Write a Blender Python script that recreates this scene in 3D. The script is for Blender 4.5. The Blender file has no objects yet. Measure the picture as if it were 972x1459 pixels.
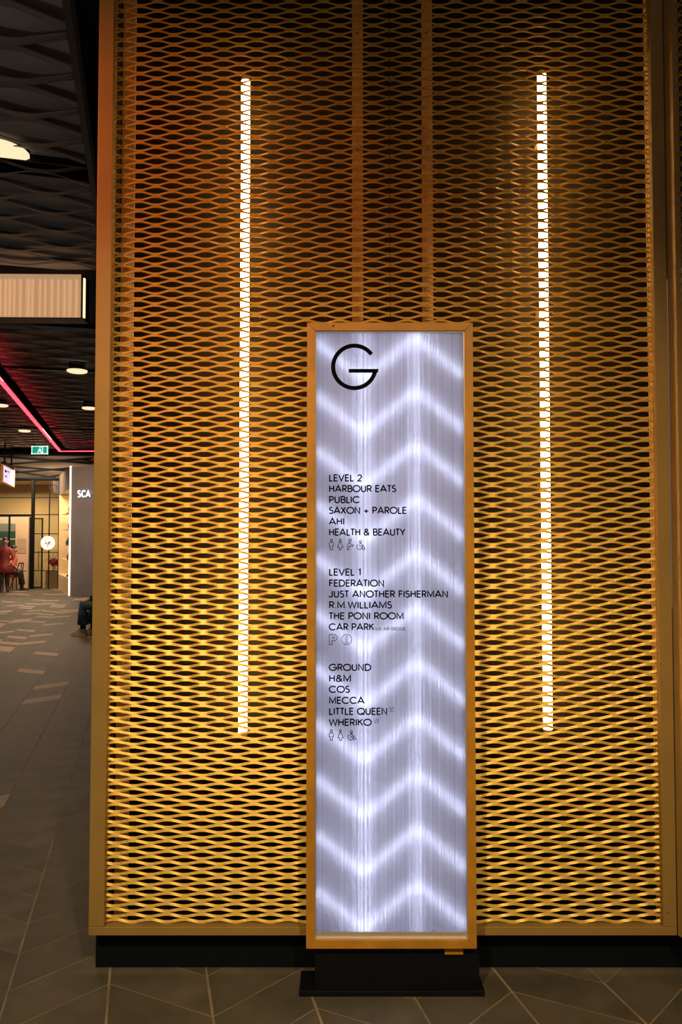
import bpy, bmesh, math, random
import numpy as np
from mathutils import Vector, Matrix
random.seed(7)
rnd = random.Random(11)
scn = bpy.context.scene
COL = scn.collection
PI = math.pi

# ------------------------------------------------------------------ camera
EYE = 1.6; FPX = 1100.0; PITCH = math.atan(40.5/1100)
cam_d = bpy.data.cameras.new('camera'); cam = bpy.data.objects.new('camera', cam_d); COL.objects.link(cam)
cam.location = (0, 0, EYE); cam.rotation_euler = (PI/2+PITCH, 0, 0)
cam_d.sensor_fit = 'VERTICAL'; cam_d.sensor_height = 36; cam_d.sensor_width = 24
cam_d.lens = FPX/1459*36; cam_d.clip_start = .02; cam_d.clip_end = 200
scn.camera = cam
scn.view_settings.view_transform = 'Standard'; scn.view_settings.look = 'None'
scn.view_settings.exposure = 0.15; scn.view_settings.gamma = 1.0; scn.view_settings.use_curve_mapping = False
# ------------------------------------------------------------------ world: dim even glow of the mall hall
w = bpy.data.worlds.new('world'); scn.world = w; w.use_nodes = True
w.node_tree.nodes['Background'].inputs[0].default_value = (1.0, .82, .66, 1)
w.node_tree.nodes['Background'].inputs[1].default_value = .11

def lamp(name, kind, loc, energy, color, rot=None, aim=None, **kw):
    d = bpy.data.lights.new(name, kind); d.energy = energy; d.color = color
    for k, v in kw.items(): setattr(d, k, v)
    o = bpy.data.objects.new(name, d); COL.objects.link(o); o.location = loc
    if aim is not None:
        o.rotation_euler = (Vector(aim)-Vector(loc)).to_track_quat('-Z', 'Y').to_euler()
    elif rot is not None: o.rotation_euler = rot
    return o
WARM = (1.0, .76, .37)
# ceiling spotlights of the hall, washing the mesh wall from above the visitor
lamp('ceiling_spotlight', 'SPOT', (-1.6, -1.6, 4.5), 500, WARM, aim=(-.45, 2.9, .68), spot_size=math.radians(42), spot_blend=.9, shadow_soft_size=.12)
lamp('ceiling_spotlight', 'SPOT', (1.1, -1.6, 4.5), 380, WARM, aim=(.40, 2.9, .68), spot_size=math.radians(42), spot_blend=.9, shadow_soft_size=.12)
lamp('added_red_glow', 'SPOT', (-3.4, 1.0, 4.2), 360, (1, .27, .08), aim=(-1.05, 2.87, 2.85), spot_size=math.radians(34), spot_blend=1.0, shadow_soft_size=.15)  # added lamp out of view, puts a red glow on the left stile top
lamp('added_ceiling_fill', 'POINT', (-6.0, 3.5, 2.7), 42, (1, .88, .78), shadow_soft_size=.25)  # added fill lamp out of view, lifts the dark upper ceiling
# mall corridor wash
lamp('corridor_downlight', 'AREA', (-5.5, 12.0, 4.3), 105, (1, .72, .45), rot=(0, 0, 0), size=2.0)
lamp('corridor_downlight', 'AREA', (-7.6, 19.5, 4.3), 190, (1, .78, .52), rot=(0, 0, 0), size=2.0)
lamp('added_shopfront_fill', 'AREA', (-10.0, 24.3, 4.1), 150, (1, .74, .46), aim=(-10.2, 25.5, 1.2), size=1.0)  # added fill lamp, brightens the pillar and the shopfront
lamp('shop_ceiling_light', 'AREA', (-11.4, 26.7, 3.4), 120, (1, .74, .42), rot=(0, 0, 0), size=2.0)

# ------------------------------------------------------------------ projection helpers (pixel of the photograph -> point at depth Y)
def ray(px, py):
    a = (px-486)/FPX; b = (729.5-py)/FPX; c, s = math.cos(PITCH), math.sin(PITCH)
    return Vector((a, c-b*s, s+b*c))
def P(px, py, Y):
    r = ray(px, py); k = Y/r.y
    return r.x*k, EYE+r.z*k
def G(px, py, z=0.0):
    r = ray(px, py); k = (z-EYE)/r.z
    return r.x*k, r.y*k
def X(px, py, Y): return P(px, py, Y)[0]
def Z(py, Y): return P(486, py, Y)[1]

# ------------------------------------------------------------------ materials
MATS = {}
def mat(name, color, rough=.5, metal=0.0, noise=0.0, nscale=8.0, bump=0.0, bscale=60.0, emit=None, estr=0.0, spec=.5, stretch=(1, 1, 1)):
    if name in MATS: return MATS[name]
    m = bpy.data.materials.new(name); m.use_nodes = True; nt = m.node_tree
    b = nt.nodes['Principled BSDF']
    b.inputs['Base Color'].default_value = (*color, 1); b.inputs['Roughness'].default_value = rough
    b.inputs['Metallic'].default_value = metal; b.inputs['Specular IOR Level'].default_value = spec
    tc = nt.nodes.new('ShaderNodeTexCoord'); mp = nt.nodes.new('ShaderNodeMapping'); mp.inputs['Scale'].default_value = stretch
    nt.links.new(tc.outputs['Object'], mp.inputs[0])
    if noise > 0:
        n = nt.nodes.new('ShaderNodeTexNoise'); n.inputs['Scale'].default_value = nscale; n.inputs['Detail'].default_value = 5
        nt.links.new(mp.outputs[0], n.inputs['Vector'])
        r = nt.nodes.new('ShaderNodeValToRGB')
        r.color_ramp.elements[0].position = .3; r.color_ramp.elements[1].position = .7
        r.color_ramp.elements[0].color = (*[c*(1-noise) for c in color], 1)
        r.color_ramp.elements[1].color = (*[min(1, c*(1+noise)) for c in color], 1)
        nt.links.new(n.outputs[0], r.inputs[0]); nt.links.new(r.outputs[0], b.inputs['Base Color'])
    if bump > 0:
        n2 = nt.nodes.new('ShaderNodeTexNoise'); n2.inputs['Scale'].default_value = bscale; n2.inputs['Detail'].default_value = 4
        nt.links.new(mp.outputs[0], n2.inputs['Vector'])
        bp = nt.nodes.new('ShaderNodeBump'); bp.inputs['Strength'].default_value = bump; bp.inputs['Distance'].default_value = .002
        nt.links.new(n2.outputs[0], bp.inputs['Height']); nt.links.new(bp.outputs[0], b.inputs['Normal'])
    if emit:
        b.inputs['Emission Color'].default_value = (*emit, 1); b.inputs['Emission Strength'].default_value = estr
    MATS[name] = m; return m

M_MESH = mat('gold_painted_mesh', (.74, .46, .09), .42, .35, noise=.08, nscale=30)
M_FRAME = mat('bronze_painted_steel', (.42, .255, .075), .5, .2, noise=.08, nscale=5, bump=.15, bscale=200)
M_BAR = mat('gold_flat_bar', (.56, .36, .18), .5, .2, noise=.12, nscale=20)
M_BLACK = mat('black_painted_steel', (.005, .006, .010), .45, spec=.2)
M_PLINTH = mat('black_plinth', (.004, .006, .011), .6, bump=.2, spec=.12)
M_CORE = mat('dark_core_wall', (.016, .011, .006), .95, noise=.3, nscale=3, spec=.04)
M_STEEL = mat('zinc_bolt', (.45, .42, .38), .35, .9)
M_DARKBOLT = mat('dark_bolt', (.05, .035, .02), .4, .6)
M_TIMBER = mat('orange_timber', (.56, .25, .022), .5, noise=.22, nscale=9, bump=.1, stretch=(1, 1, 1))
M_KNOT = mat('timber_knot', (.09, .02, .005), .6)
M_TUBE = mat('warm_light_tube', (1, .9, .7), .5, emit=(1, .66, .30), estr=22)
M_TUBECAP = mat('tube_cap', (.5, .35, .2), .5)
M_WHITE = mat('white_light_box_inside', (.66, .66, .74), .7)
M_LED = mat('cool_led_strip', (1, 1, 1), .5, emit=(.74, .80, 1.0), estr=8.3)
M_INK = mat('black_vinyl', (.002, .002, .003), .7, spec=.05)
M_ALU = mat('pale_aluminium', (.72, .62, .55), .35, .5)
M_TILE = [mat('dark_tile', (.108, .092, .074), .6, spec=.25, noise=.28, nscale=5, bump=.25, bscale=45),
          mat('dark_tile_b', (.095, .080, .065), .6, spec=.25, noise=.28, nscale=5, bump=.25, bscale=45),
          mat('dark_tile_c', (.120, .100, .080), .6, spec=.25, noise=.28, nscale=5, bump=.25, bscale=45),
          mat('pale_tile', (.44, .31, .23), .6, spec=.25, noise=.12, nscale=5)]
M_GROUT = mat('grout', (.27, .20, .13), .8, noise=.3, nscale=6)
M_CEIL = mat('dark_ceiling_mesh', (.27, .25, .24), .7, 0, noise=.2, nscale=2)
M_SLAB = mat('dark_brown_ceiling_board', (.46, .43, .42), .8, noise=.2, nscale=1.5)
M_MATTE = mat('matte_black_track', (.008, .008, .008), 1, spec=0)
M_VOID = mat('black_ceiling_void', (.02, .02, .026), .8)
M_CEILEDGE = mat('ceiling_edge', (.07, .065, .07), .6)

# fluted polycarbonate: translucent sheet with fine vertical streaks
def fluted(name, tint, dens):
    m = bpy.data.materials.new(name); m.use_nodes = True; nt = m.node_tree; nt.nodes.clear()
    out = nt.nodes.new('ShaderNodeOutputMaterial'); tr = nt.nodes.new('ShaderNodeBsdfTranslucent'); gl = nt.nodes.new('ShaderNodeBsdfGlossy')
    gl.inputs['Roughness'].default_value = .25
    mx = nt.nodes.new('ShaderNodeMixShader'); mx.inputs[0].default_value = .05
    tc = nt.nodes.new('ShaderNodeTexCoord'); mp = nt.nodes.new('ShaderNodeMapping'); mp.inputs['Scale'].default_value = (dens, .01, .02)
    n = nt.nodes.new('ShaderNodeTexNoise'); n.inputs['Scale'].default_value = 1.0; n.inputs['Detail'].default_value = 2
    r = nt.nodes.new('ShaderNodeValToRGB'); r.color_ramp.elements[0].position = .30; r.color_ramp.elements[1].position = .72
    r.color_ramp.elements[0].color = (*[c*.72 for c in tint], 1); r.color_ramp.elements[1].color = (*tint, 1)
    nt.links.new(tc.outputs['Object'], mp.inputs[0]); nt.links.new(mp.outputs[0], n.inputs['Vector'])
    nt.links.new(n.outputs[0], r.inputs[0]); nt.links.new(r.outputs[0], tr.inputs[0])
    nt.links.new(tr.outputs[0], mx.inputs[1]); nt.links.new(gl.outputs[0], mx.inputs[2]); nt.links.new(mx.outputs[0], out.inputs[0])
    return m
M_DIFF = fluted('fluted_polycarbonate', (.95, .95, 1.0), 130)
def glass_mat():
    m = bpy.data.materials.new('clear_glass'); m.use_nodes = True; nt = m.node_tree; nt.nodes.clear()
    out = nt.nodes.new('ShaderNodeOutputMaterial'); t = nt.nodes.new('ShaderNodeBsdfTransparent'); g = nt.nodes.new('ShaderNodeBsdfGlossy')
    t.inputs[0].default_value = (.9, .92, .9, 1); g.inputs['Roughness'].default_value = .03
    f = nt.nodes.new('ShaderNodeFresnel'); f.inputs[0].default_value = 1.5; mx = nt.nodes.new('ShaderNodeMixShader')
    nt.links.new(f.outputs[0], mx.inputs[0]); nt.links.new(t.outputs[0], mx.inputs[1]); nt.links.new(g.outputs[0], mx.inputs[2]); nt.links.new(mx.outputs[0], out.inputs[0])
    return m
M_GLASS = glass_mat()

# ------------------------------------------------------------------ object helpers
def link(name, me, parent=None, label=None, cat=None, group=None, kind=None, loc=None, rot=None):
    o = bpy.data.objects.new(name, me); COL.objects.link(o)
    if parent is not None: o.parent = parent
    if loc is not None: o.location = loc
    if rot is not None: o.rotation_euler = rot
    if label: o['label'] = label
    if cat: o['category'] = cat
    if group: o['group'] = group
    if kind: o['kind'] = kind
    return o
def thing(name, label, cat, loc=(0, 0, 0), rotz=0, group=None, kind=None):
    return link(name, None, None, label, cat, group, kind, loc, (0, 0, rotz))
class B:
    """collects shapes into one mesh"""
    def __init__(s): s.v = []; s.f = []
    def add(s, vs, fs):
        o = len(s.v); s.v += [tuple(v) for v in vs]; s.f += [tuple(i+o for i in f) for f in fs]; return s
    def box(s, x0, x1, y0, y1, z0, z1):
        x0, x1 = sorted((x0, x1)); y0, y1 = sorted((y0, y1)); z0, z1 = sorted((z0, z1))
        return s.add([(x0, y0, z0), (x1, y0, z0), (x1, y1, z0), (x0, y1, z0), (x0, y0, z1), (x1, y0, z1), (x1, y1, z1), (x0, y1, z1)],
                     [(0, 3, 2, 1), (4, 5, 6, 7), (0, 1, 5, 4), (1, 2, 6, 5), (2, 3, 7, 6), (3, 0, 4, 7)])
    def prism(s, poly, axis, a0, a1):
        """poly of 2-D points extruded along axis 'x','y','z'"""
        n = len(poly)
        def m(p, a):
            return {'x': (a, p[0], p[1]), 'y': (p[0], a, p[1]), 'z': (p[0], p[1], a)}[axis]
        vs = [m(p, a0) for p in poly]+[m(p, a1) for p in poly]
        return s.add(vs, [tuple(range(n)), tuple(range(2*n-1, n-1, -1))]+[(i, i+n, (i+1) % n+n, (i+1) % n) for i in range(n)])
    def tube(s, pts, rad, n=8, caps=True):
        pts = [Vector(p) for p in pts]; rads = rad if isinstance(rad, (list, tuple)) else [rad]*len(pts)
        rings = []; up = None
        for i, p in enumerate(pts):
            d = (pts[min(i+1, len(pts)-1)]-pts[max(i-1, 0)]).normalized()
            if up is None: up = Vector((0, 0, 1)) if abs(d.z) < .9 else Vector((1, 0, 0))
            a = d.cross(up).normalized(); b = a.cross(d).normalized(); up = b
            rings.append([p+(a*math.cos(2*PI*k/n)+b*math.sin(2*PI*k/n))*rads[i] for k in range(n)])
        vs = [v for r in rings for v in r]; fs = []
        for i in range(len(rings)-1):
            for k in range(n): fs.append((i*n+k, i*n+(k+1) % n, (i+1)*n+(k+1) % n, (i+1)*n+k))
        if caps: fs += [tuple(range(n-1, -1, -1)), tuple((len(rings)-1)*n+k for k in range(n))]
        return s.add(vs, fs)
    def ball(s, c, r, n=10, m=7):
        r = r if isinstance(r, (list, tuple)) else (r, r, r); vs = []; fs = []
        for i in range(m+1):
            t = PI*i/m
            for k in range(n):
                a = 2*PI*k/n; vs.append((c[0]+r[0]*math.sin(t)*math.cos(a), c[1]+r[1]*math.sin(t)*math.sin(a), c[2]+r[2]*math.cos(t)))
        for i in range(m):
            for k in range(n): fs.append((i*n+k, (i+1)*n+k, (i+1)*n+(k+1) % n, i*n+(k+1) % n))
        return s.add(vs, fs)
    def loft(s, rings, caps=True):
        n = len(rings[0]); vs = [p for r in rings for p in r]; fs = []
        for i in range(len(rings)-1):
            for k in range(n): fs.append((i*n+k, i*n+(k+1) % n, (i+1)*n+(k+1) % n, (i+1)*n+k))
        if caps: fs += [tuple(range(n-1, -1, -1)), tuple((len(rings)-1)*n+k for k in range(n))]
        return s.add(vs, fs)
    def mesh(s, name, m, smooth=False):
        me = bpy.data.meshes.new(name); me.from_pydata(s.v, [], s.f); me.update()
        bm = bmesh.new(); bm.from_mesh(me); bmesh.ops.recalc_face_normals(bm, faces=bm.faces); bm.to_mesh(me); bm.free()
        me.materials.append(m)
        if smooth: me.polygons.foreach_set('use_smooth', [True]*len(me.polygons))
        return me
    def build(s, name, m, parent=None, smooth=False, **kw): return link(name, s.mesh(name, m, smooth), parent, **kw)
def bevel(o, wd=.002, seg=2):
    b = o.modifiers.new('bevel', 'BEVEL'); b.width = wd; b.segments = seg; b.limit_method = 'ANGLE'; return o
def box(name, m, parent, *d, **kw): return B().box(*d).build(name, m, parent, **kw)

# ------------------------------------------------------------------ floor: chevron tiles laid in strips
AX = math.atan2(-(486-205), 1100)          # strip direction, measured from straight ahead
dv = Vector((math.sin(AX), math.cos(AX))); nv = Vector((math.cos(AX), -math.sin(AX)))
STEP = .252
lines = [154.5, 305, 461, 614, 767, 925]
us = [Vector(G(px, 1459)).dot(nv) for px in lines]
SW = (us[-1]-us[0])/5; U0 = us[1]          # line index 0 = the V line at pixel 305
sV = Vector(G(306.4, 1448)).dot(dv)
def line_s(j):                              # a joint position on grout line j
    return sV - .038*j + (.248 if j % 2 else 0)
floor = B().box(-18, 8, -2.5, 34, -.06, -.0003).build('floor', M_GROUT, kind='structure')
tiles = []
GAP = .0014
def tile_quad(j, k):
    """strip j lies between grout lines j and j+1"""
    u0, u1 = U0+j*SW+.0028, U0+(j+1)*SW-.0028
    a0 = line_s(j); a1 = line_s(j+1)
    if j % 2 == 0: a1 = line_s(j+1)         # V at left, rising to the right
    q = [(u0, a0+k*STEP+GAP), (u1, a1+k*STEP+GAP), (u1, a1+(k+1)*STEP-GAP), (u0, a0+(k+1)*STEP-GAP)]
    return q
def wp(u, s): return nv*u+dv*s
pale_px = [(52, 957), (80, 977), (66, 993), (-5, 1146), (64, 933), (20, 917), (8, 927), (52, 914), (30, 909), (45, 898), (70, 890), (60, 904), (15, 900),
           (40, 882), (55, 870), (80, 865), (12, 872), (30, 866), (90, 878), (4, 890), (24, 886), (66, 860), (100, 872)]
pale = set()
def cell_of(x, y):
    p = Vector((x, y)); u = p.dot(nv); j = math.floor((u-U0)/SW); t = (u-U0)/SW-j
    s = p.dot(dv)-((1-t)*line_s(j)+t*line_s(j+1)); return j, math.floor(s/STEP)
for p in pale_px: pale.add(cell_of(*G(*p)))
def visible(x, y):
    if y < 2.3: return False
    px = 486+FPX*x/y
    if not (-15 < px < 990): return False
    if y > 3.0 and px > 138: return False
    return True
cand = []
for j in range(-44, 16):
    for k in range(-20, 120):
        c = sum((wp(*q) for q in tile_quad(j, k)), Vector((0, 0)))/4
        if -13.5 < c.x < 3.4 and .6 < c.y < 26.5: cand.append((j, k, c))
vis = [t for t in cand if visible(t[2].x, t[2].y)]
vis.sort(key=lambda t: t[2].length)
near = vis[:300]; nearset = {(j, k) for j, k, c in near}
proto = {}
def mt_index(j, k):
    if (j, k) in pale: return 3
    c = sum((wp(*q) for q in tile_quad(j, k)), Vector((0, 0)))/4
    r = random.Random(j*1000+k)
    if c.y > 11 and c.x < -2 and r.random() < .07: return 3
    return r.choice([0, 0, 1, 2])
for j, k, c in near:
    mi = mt_index(j, k); key = (j % 2, mi)
    q = [wp(*p) for p in tile_quad(j, k)]; off = q[0]
    if key not in proto:
        b = B(); e = .0012
        top = [(p.x-off.x, p.y-off.y) for p in q]; cx = sum(p[0] for p in top)/4; cy = sum(p[1] for p in top)/4
        ins = [(p[0]+(cx-p[0])*.012, p[1]+(cy-p[1])*.012) for p in top]
        b.loft([[(p[0], p[1], -.006) for p in top], [(p[0], p[1], -e) for p in top], [(p[0], p[1], 0) for p in ins]])
        proto[key] = b.mesh('tile', M_TILE[mi])
    o = link('tile', proto[key], floor, loc=(off.x, off.y, 0))
    if mi == 3: o['label'] = 'pale pinkish tile'
for mi in range(4):
    b = B()
    for j, k, c in cand:
        if (j, k) in nearset or mt_index(j, k) != mi: continue
        if c.y > 9 and c.x > -2.2: continue
        q = [wp(*p) for p in tile_quad(j, k)]
        b.loft([[(p.x, p.y, -.006) for p in q], [(p.x, p.y, 0) for p in q]])
    if b.v: b.build('tile_field', M_TILE[mi], floor, kind='stuff')

# ------------------------------------------------------------------ expanded metal
def expanded(name, m, x0, x1, z0, z1, xc, zc, L, p, wd, phi, th, Yc, bond=.18, mapf=None, twist=0.0):
    """strands run along x and are bonded alternately with the strand above and below; bonds sit at x = xc + n*L/2"""
    u = np.array([0, math.cos(phi), math.sin(phi)]); nrm = np.array([0, -math.sin(phi), math.cos(phi)])
    ts = [0, .5*bond+.0, bond*.85, bond*1.35, .5, 1-bond*1.35, 1-bond*.85, 1-.5*bond]
    def sfun(t):
        a, b2 = bond, 1-bond
        lo = (t-a)/(b2-a)
        if t < bond*.5: return 0.0
        if t > 1-bond*.5: return 1.0
        if abs(t-bond*.85) < 1e-6: return .02
        if abs(t-bond*1.35) < 1e-6: return .11
        if abs(t-(1-bond*.85)) < 1e-6: return .98
        if abs(t-(1-bond*1.35)) < 1e-6: return .89
        return max(0, min(1, lo))
    i0 = math.floor((x0-xc)/(L/2))-1; i1 = math.ceil((x1-xc)/(L/2))+1
    xs = []; ss = []
    for i in range(i0, i1):
        for t in ts:
            x = xc+(i+t)*L/2
            s = sfun(t); par = i % 2
            val = s if par == 0 else 1-s          # 0 at even bonds, 1 at odd bonds
            xs.append(x); ss.append(val)
    xs = np.array(xs); ss = np.array(ss)
    inside = np.where((xs > x0) & (xs < x1))[0]
    # clip ends exactly
    def interp(xq): return np.interp(xq, xs, ss)
    xx = np.concatenate([[x0], xs[inside], [x1]]); sv = interp(xx)
    V = []; F = []; base = 0; n = len(xx)
    j0 = math.floor((z0-zc)/p)-1; j1 = math.ceil((z1-zc)/p)+1
    for j in range(j0, j1):
        for half in (0, 1):
            # half 0: lower strand of the even bond at zc+j*p (bonds down at odd); half 1: upper strand of it (bonds up at odd)
            if half == 0:
                ca = np.array([0, 0, zc+j*p])-u*wd/2; cb = np.array([0, 0, zc+(j-.5)*p])+u*wd/2
            else:
                ca = np.array([0, 0, zc+j*p])+u*wd/2; cb = np.array([0, 0, zc+(j+.5)*p])-u*wd/2
            if min(ca[2], cb[2]) < z0+.002 or max(ca[2], cb[2]) > z1-.002: continue
            cen = ca[None, :]*(1-sv[:, None])+cb[None, :]*sv[:, None]; cen[:, 0] = xx; cen[:, 1] += Yc
            ring = []
            for (su, sn) in ((-1, -1), (1, -1), (1, 1), (-1, 1)):
                ph = phi-twist*4*sv*(1-sv); zz = np.zeros_like(ph)
                U = np.stack([zz, np.cos(ph), np.sin(ph)], 1); N = np.stack([zz, -np.sin(ph), np.cos(ph)], 1)
                ring.append(cen+U*wd/2*su+N*th/2*sn)
            R = np.stack(ring, 1).reshape(-1, 3); V.append(R)
            idx = np.arange(n-1)*4+base
            for a in range(4):
                c = (a+1) % 4
                F.append(np.stack([idx+a, idx+a+4, idx+c+4, idx+c], 1))
            F.append(np.array([[base, base+1, base+2, base+3], [base+(n-1)*4+3, base+(n-1)*4+2, base+(n-1)*4+1, base+(n-1)*4]]))
            base += n*4
    V = np.concatenate(V); F = np.concatenate(F)
    if mapf is not None: V = mapf(V)
    me = bpy.data.meshes.new(name); me.vertices.add(len(V)); me.vertices.foreach_set('co', V.ravel().astype(np.float32))
    me.loops.add(F.size); me.loops.foreach_set('vertex_index', F.ravel().astype(np.int32))
    me.polygons.add(len(F)); me.polygons.foreach_set('loop_start', (np.arange(len(F))*4).astype(np.int32))
    me.polygons.foreach_set('loop_total', np.full(len(F), 4, np.int32)); me.polygons.foreach_set('use_smooth', np.zeros(len(F), bool)); me.update(calc_edges=True); me.validate()
    me.materials.append(m); return me

# ------------------------------------------------------------------ the mesh-clad wall
YF = 2.87; YM = 2.90; ZT = 4.35
xL0 = X(126, 1325, YF); xL1 = X(148, 1325, YF); xR1 = X(965, 1325, YF); xR0 = X(945.7, 1325, YF)
zB0 = Z(1333, YF); zB1 = Z(1321, YF)
YB = 3.13
core = B().box(xL0+.004, xR1+.1, YB, 4.3, 0, 4.9).box(xL0+.004, xL0+.012, YF+.052, YB, zB0, 4.9).build('wall_back', M_CORE, kind='structure')
plinth = bevel(B().box(X(136, 1364, 2.955), xR1+.25, 2.955, YB, 0, zB0+.01).build('baseboard_front', M_PLINTH, kind='structure'))
clad = thing('mesh_cladding', 'tall gold expanded-metal screen wall behind the illuminated directory sign', 'metal screen', ((xL0+xR1)/2, YF, zB0))
ox, oy, oz = clad.location
def loc(b):
    b.v = [(x-ox, y-oy, z-oz) for x, y, z in b.v]; return b
bevel(loc(B().box(xL0, xL1, YF, YF+.05, zB1+.001, ZT)).build('frame_stile', M_FRAME, clad))
bevel(loc(B().box(xR0, xR1, YF, YF+.05, zB1+.001, ZT)).build('frame_stile', M_FRAME, clad))
bevel(loc(B().box(xL0, xR1, YF, YF+.05, zB0, zB1)).build('frame_rail', M_FRAME, clad), .0015)
bevel(loc(B().box(xL0, xR1, YF, YF+.05, ZT, ZT+.04)).build('frame_rail', M_FRAME, clad), .0015)
LWD = .1276; SWD = .0381
xSeam = X(556, 400, YM)
zNode = Z(384.5, YM)   # an opening centre lies on the seam near y=384
for (a, b) in ((xL1-.012, xSeam-.0012), (xSeam+.0012, xR0+.008)):
    me = expanded('expanded_mesh', M_MESH, a-ox, b-ox, zB1+.002-oz, ZT-oz, xSeam-ox, zNode+SWD/2-oz, LWD, SWD, .0099, math.radians(68), .0024, YM-oy, twist=math.radians(11))
    link('expanded_mesh', me, clad)
#bars the mesh
YBAR = 2.925
for (pa, pb, py) in ((164, 183, 1150), (502, 517.5, 400), (602, 617.5, 400), (931, 950, 950)):
    fb = loc(B().box(X(pa, py, YBAR), X(pb, py, YBAR), YBAR, YBAR+.006, zB1, ZT)).build('flat_bar', M_BAR, clad)
    xc = X((pa+pb)/2, py, YBAR)
    for z in np.arange(.35, ZT-.1, .46):
        b = B(); b.tube([(xc, YBAR-.001, z), (xc, YBAR-.007, z)], .006, 6); b.tube([(xc+.004, YBAR-.001, z+.012), (xc+.004, YBAR-.005, z+.012)], .0035, 6)
        loc(b).build('bolt', M_DARKBOLT, fb)
for (px, py) in ((946.5, 486), (939.6, 482), (951, 1299.5), (942, 945)):
    x, z = P(px, py, YF); B().tube([(x-ox, -.001, z-oz), (x-ox, -.004, z-oz)], .0022, 8).build('screw', M_STEEL, clad)
# wire ties hanging on the mesh
for (px, py) in ((557, 113), (744, 272)):
    x, z = P(px, py, YM-.008); c = Vector((x-ox, YM-.010-oy, z-oz))
    B().tube([c+Vector((math.cos(a)*.011, math.sin(a)*.002, math.sin(a)*.012)) for a in np.linspace(0, 5.6, 14)], .0011, 5).build('wire_tie', M_BAR, clad)
# return panel turning towards the visitor at the right corner
RA = math.radians(-24)
ret = thing('mesh_cladding', 'short gold expanded-metal return panel at the right-hand corner of the screen wall', 'metal screen', (xR1+.002, YF, zB0), 0)
rd = Vector((-math.sin(RA)*1.0, -math.cos(RA)))      # direction towards the visitor
def rmap(V):
    out = V.copy(); out[:, 0] = V[:, 0]*rd.x+V[:, 1]*(-rd.y); out[:, 1] = V[:, 0]*rd.y+V[:, 1]*rd.x; return out
def rbox(name, m, *d):
    b = B().box(*d); v = rmap(np.array(b.v)); b.v = [tuple(p) for p in v]; return bevel(b.build(name, m, ret), .0015)
H = ZT-zB0; zb = zB1-zB0
rbox('frame_stile', M_FRAME, 0, .040, 0, .03, zb+.001, H); rbox('frame_stile', M_FRAME, .66, .70, 0, .03, zb+.001, H)
rbox('frame_rail', M_FRAME, 0, .70, 0, .03, 0, zb); rbox('frame_rail', M_FRAME, 0, .70, 0, .03, H, H+.04)
link('expanded_mesh', expanded('expanded_mesh', M_MESH, .03, .67, zb+.002, H, .03, zNode-oz, LWD, SWD, .0099, math.radians(68), .0024, .03, mapf=rmap, twist=math.radians(11)), ret)

# ------------------------------------------------------------------ light tubes behind the mesh
YT = 3.03
for (px, pt, pb, lab) in ((346, 112, 1048, 'long vertical warm light tube behind the mesh, left of the directory sign'),
                          (779.5, 103, 1043, 'long vertical warm light tube behind the mesh, right of the directory sign')):
    x = X(px, 1048, YT) if px < 400 else X(781, 1043, YT); z0, z1 = Z(pb, YT), Z(pt, YT)
    t = thing('light_tube', lab, 'light tube', (x, YT, z0), group='warm tubes behind the mesh')
    B().tube([(0, 0, .012), (0, 0, z1-z0-.012)], .0172, 20).build('diffuser', M_TUBE, t, smooth=False)
    for a, b in ((0, .012), (z1-z0-.012, z1-z0)): B().tube([(0, 0, a), (0, 0, b)], .018, 20).build('end_cap', M_TUBECAP, t)
    for k in range(4):
        z = .25+(z1-z0-.5)*k/3
        B().box(-.008, .008, .017, YB-YT, z-.015, z+.015).build('bracket', M_BAR, t)

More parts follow.
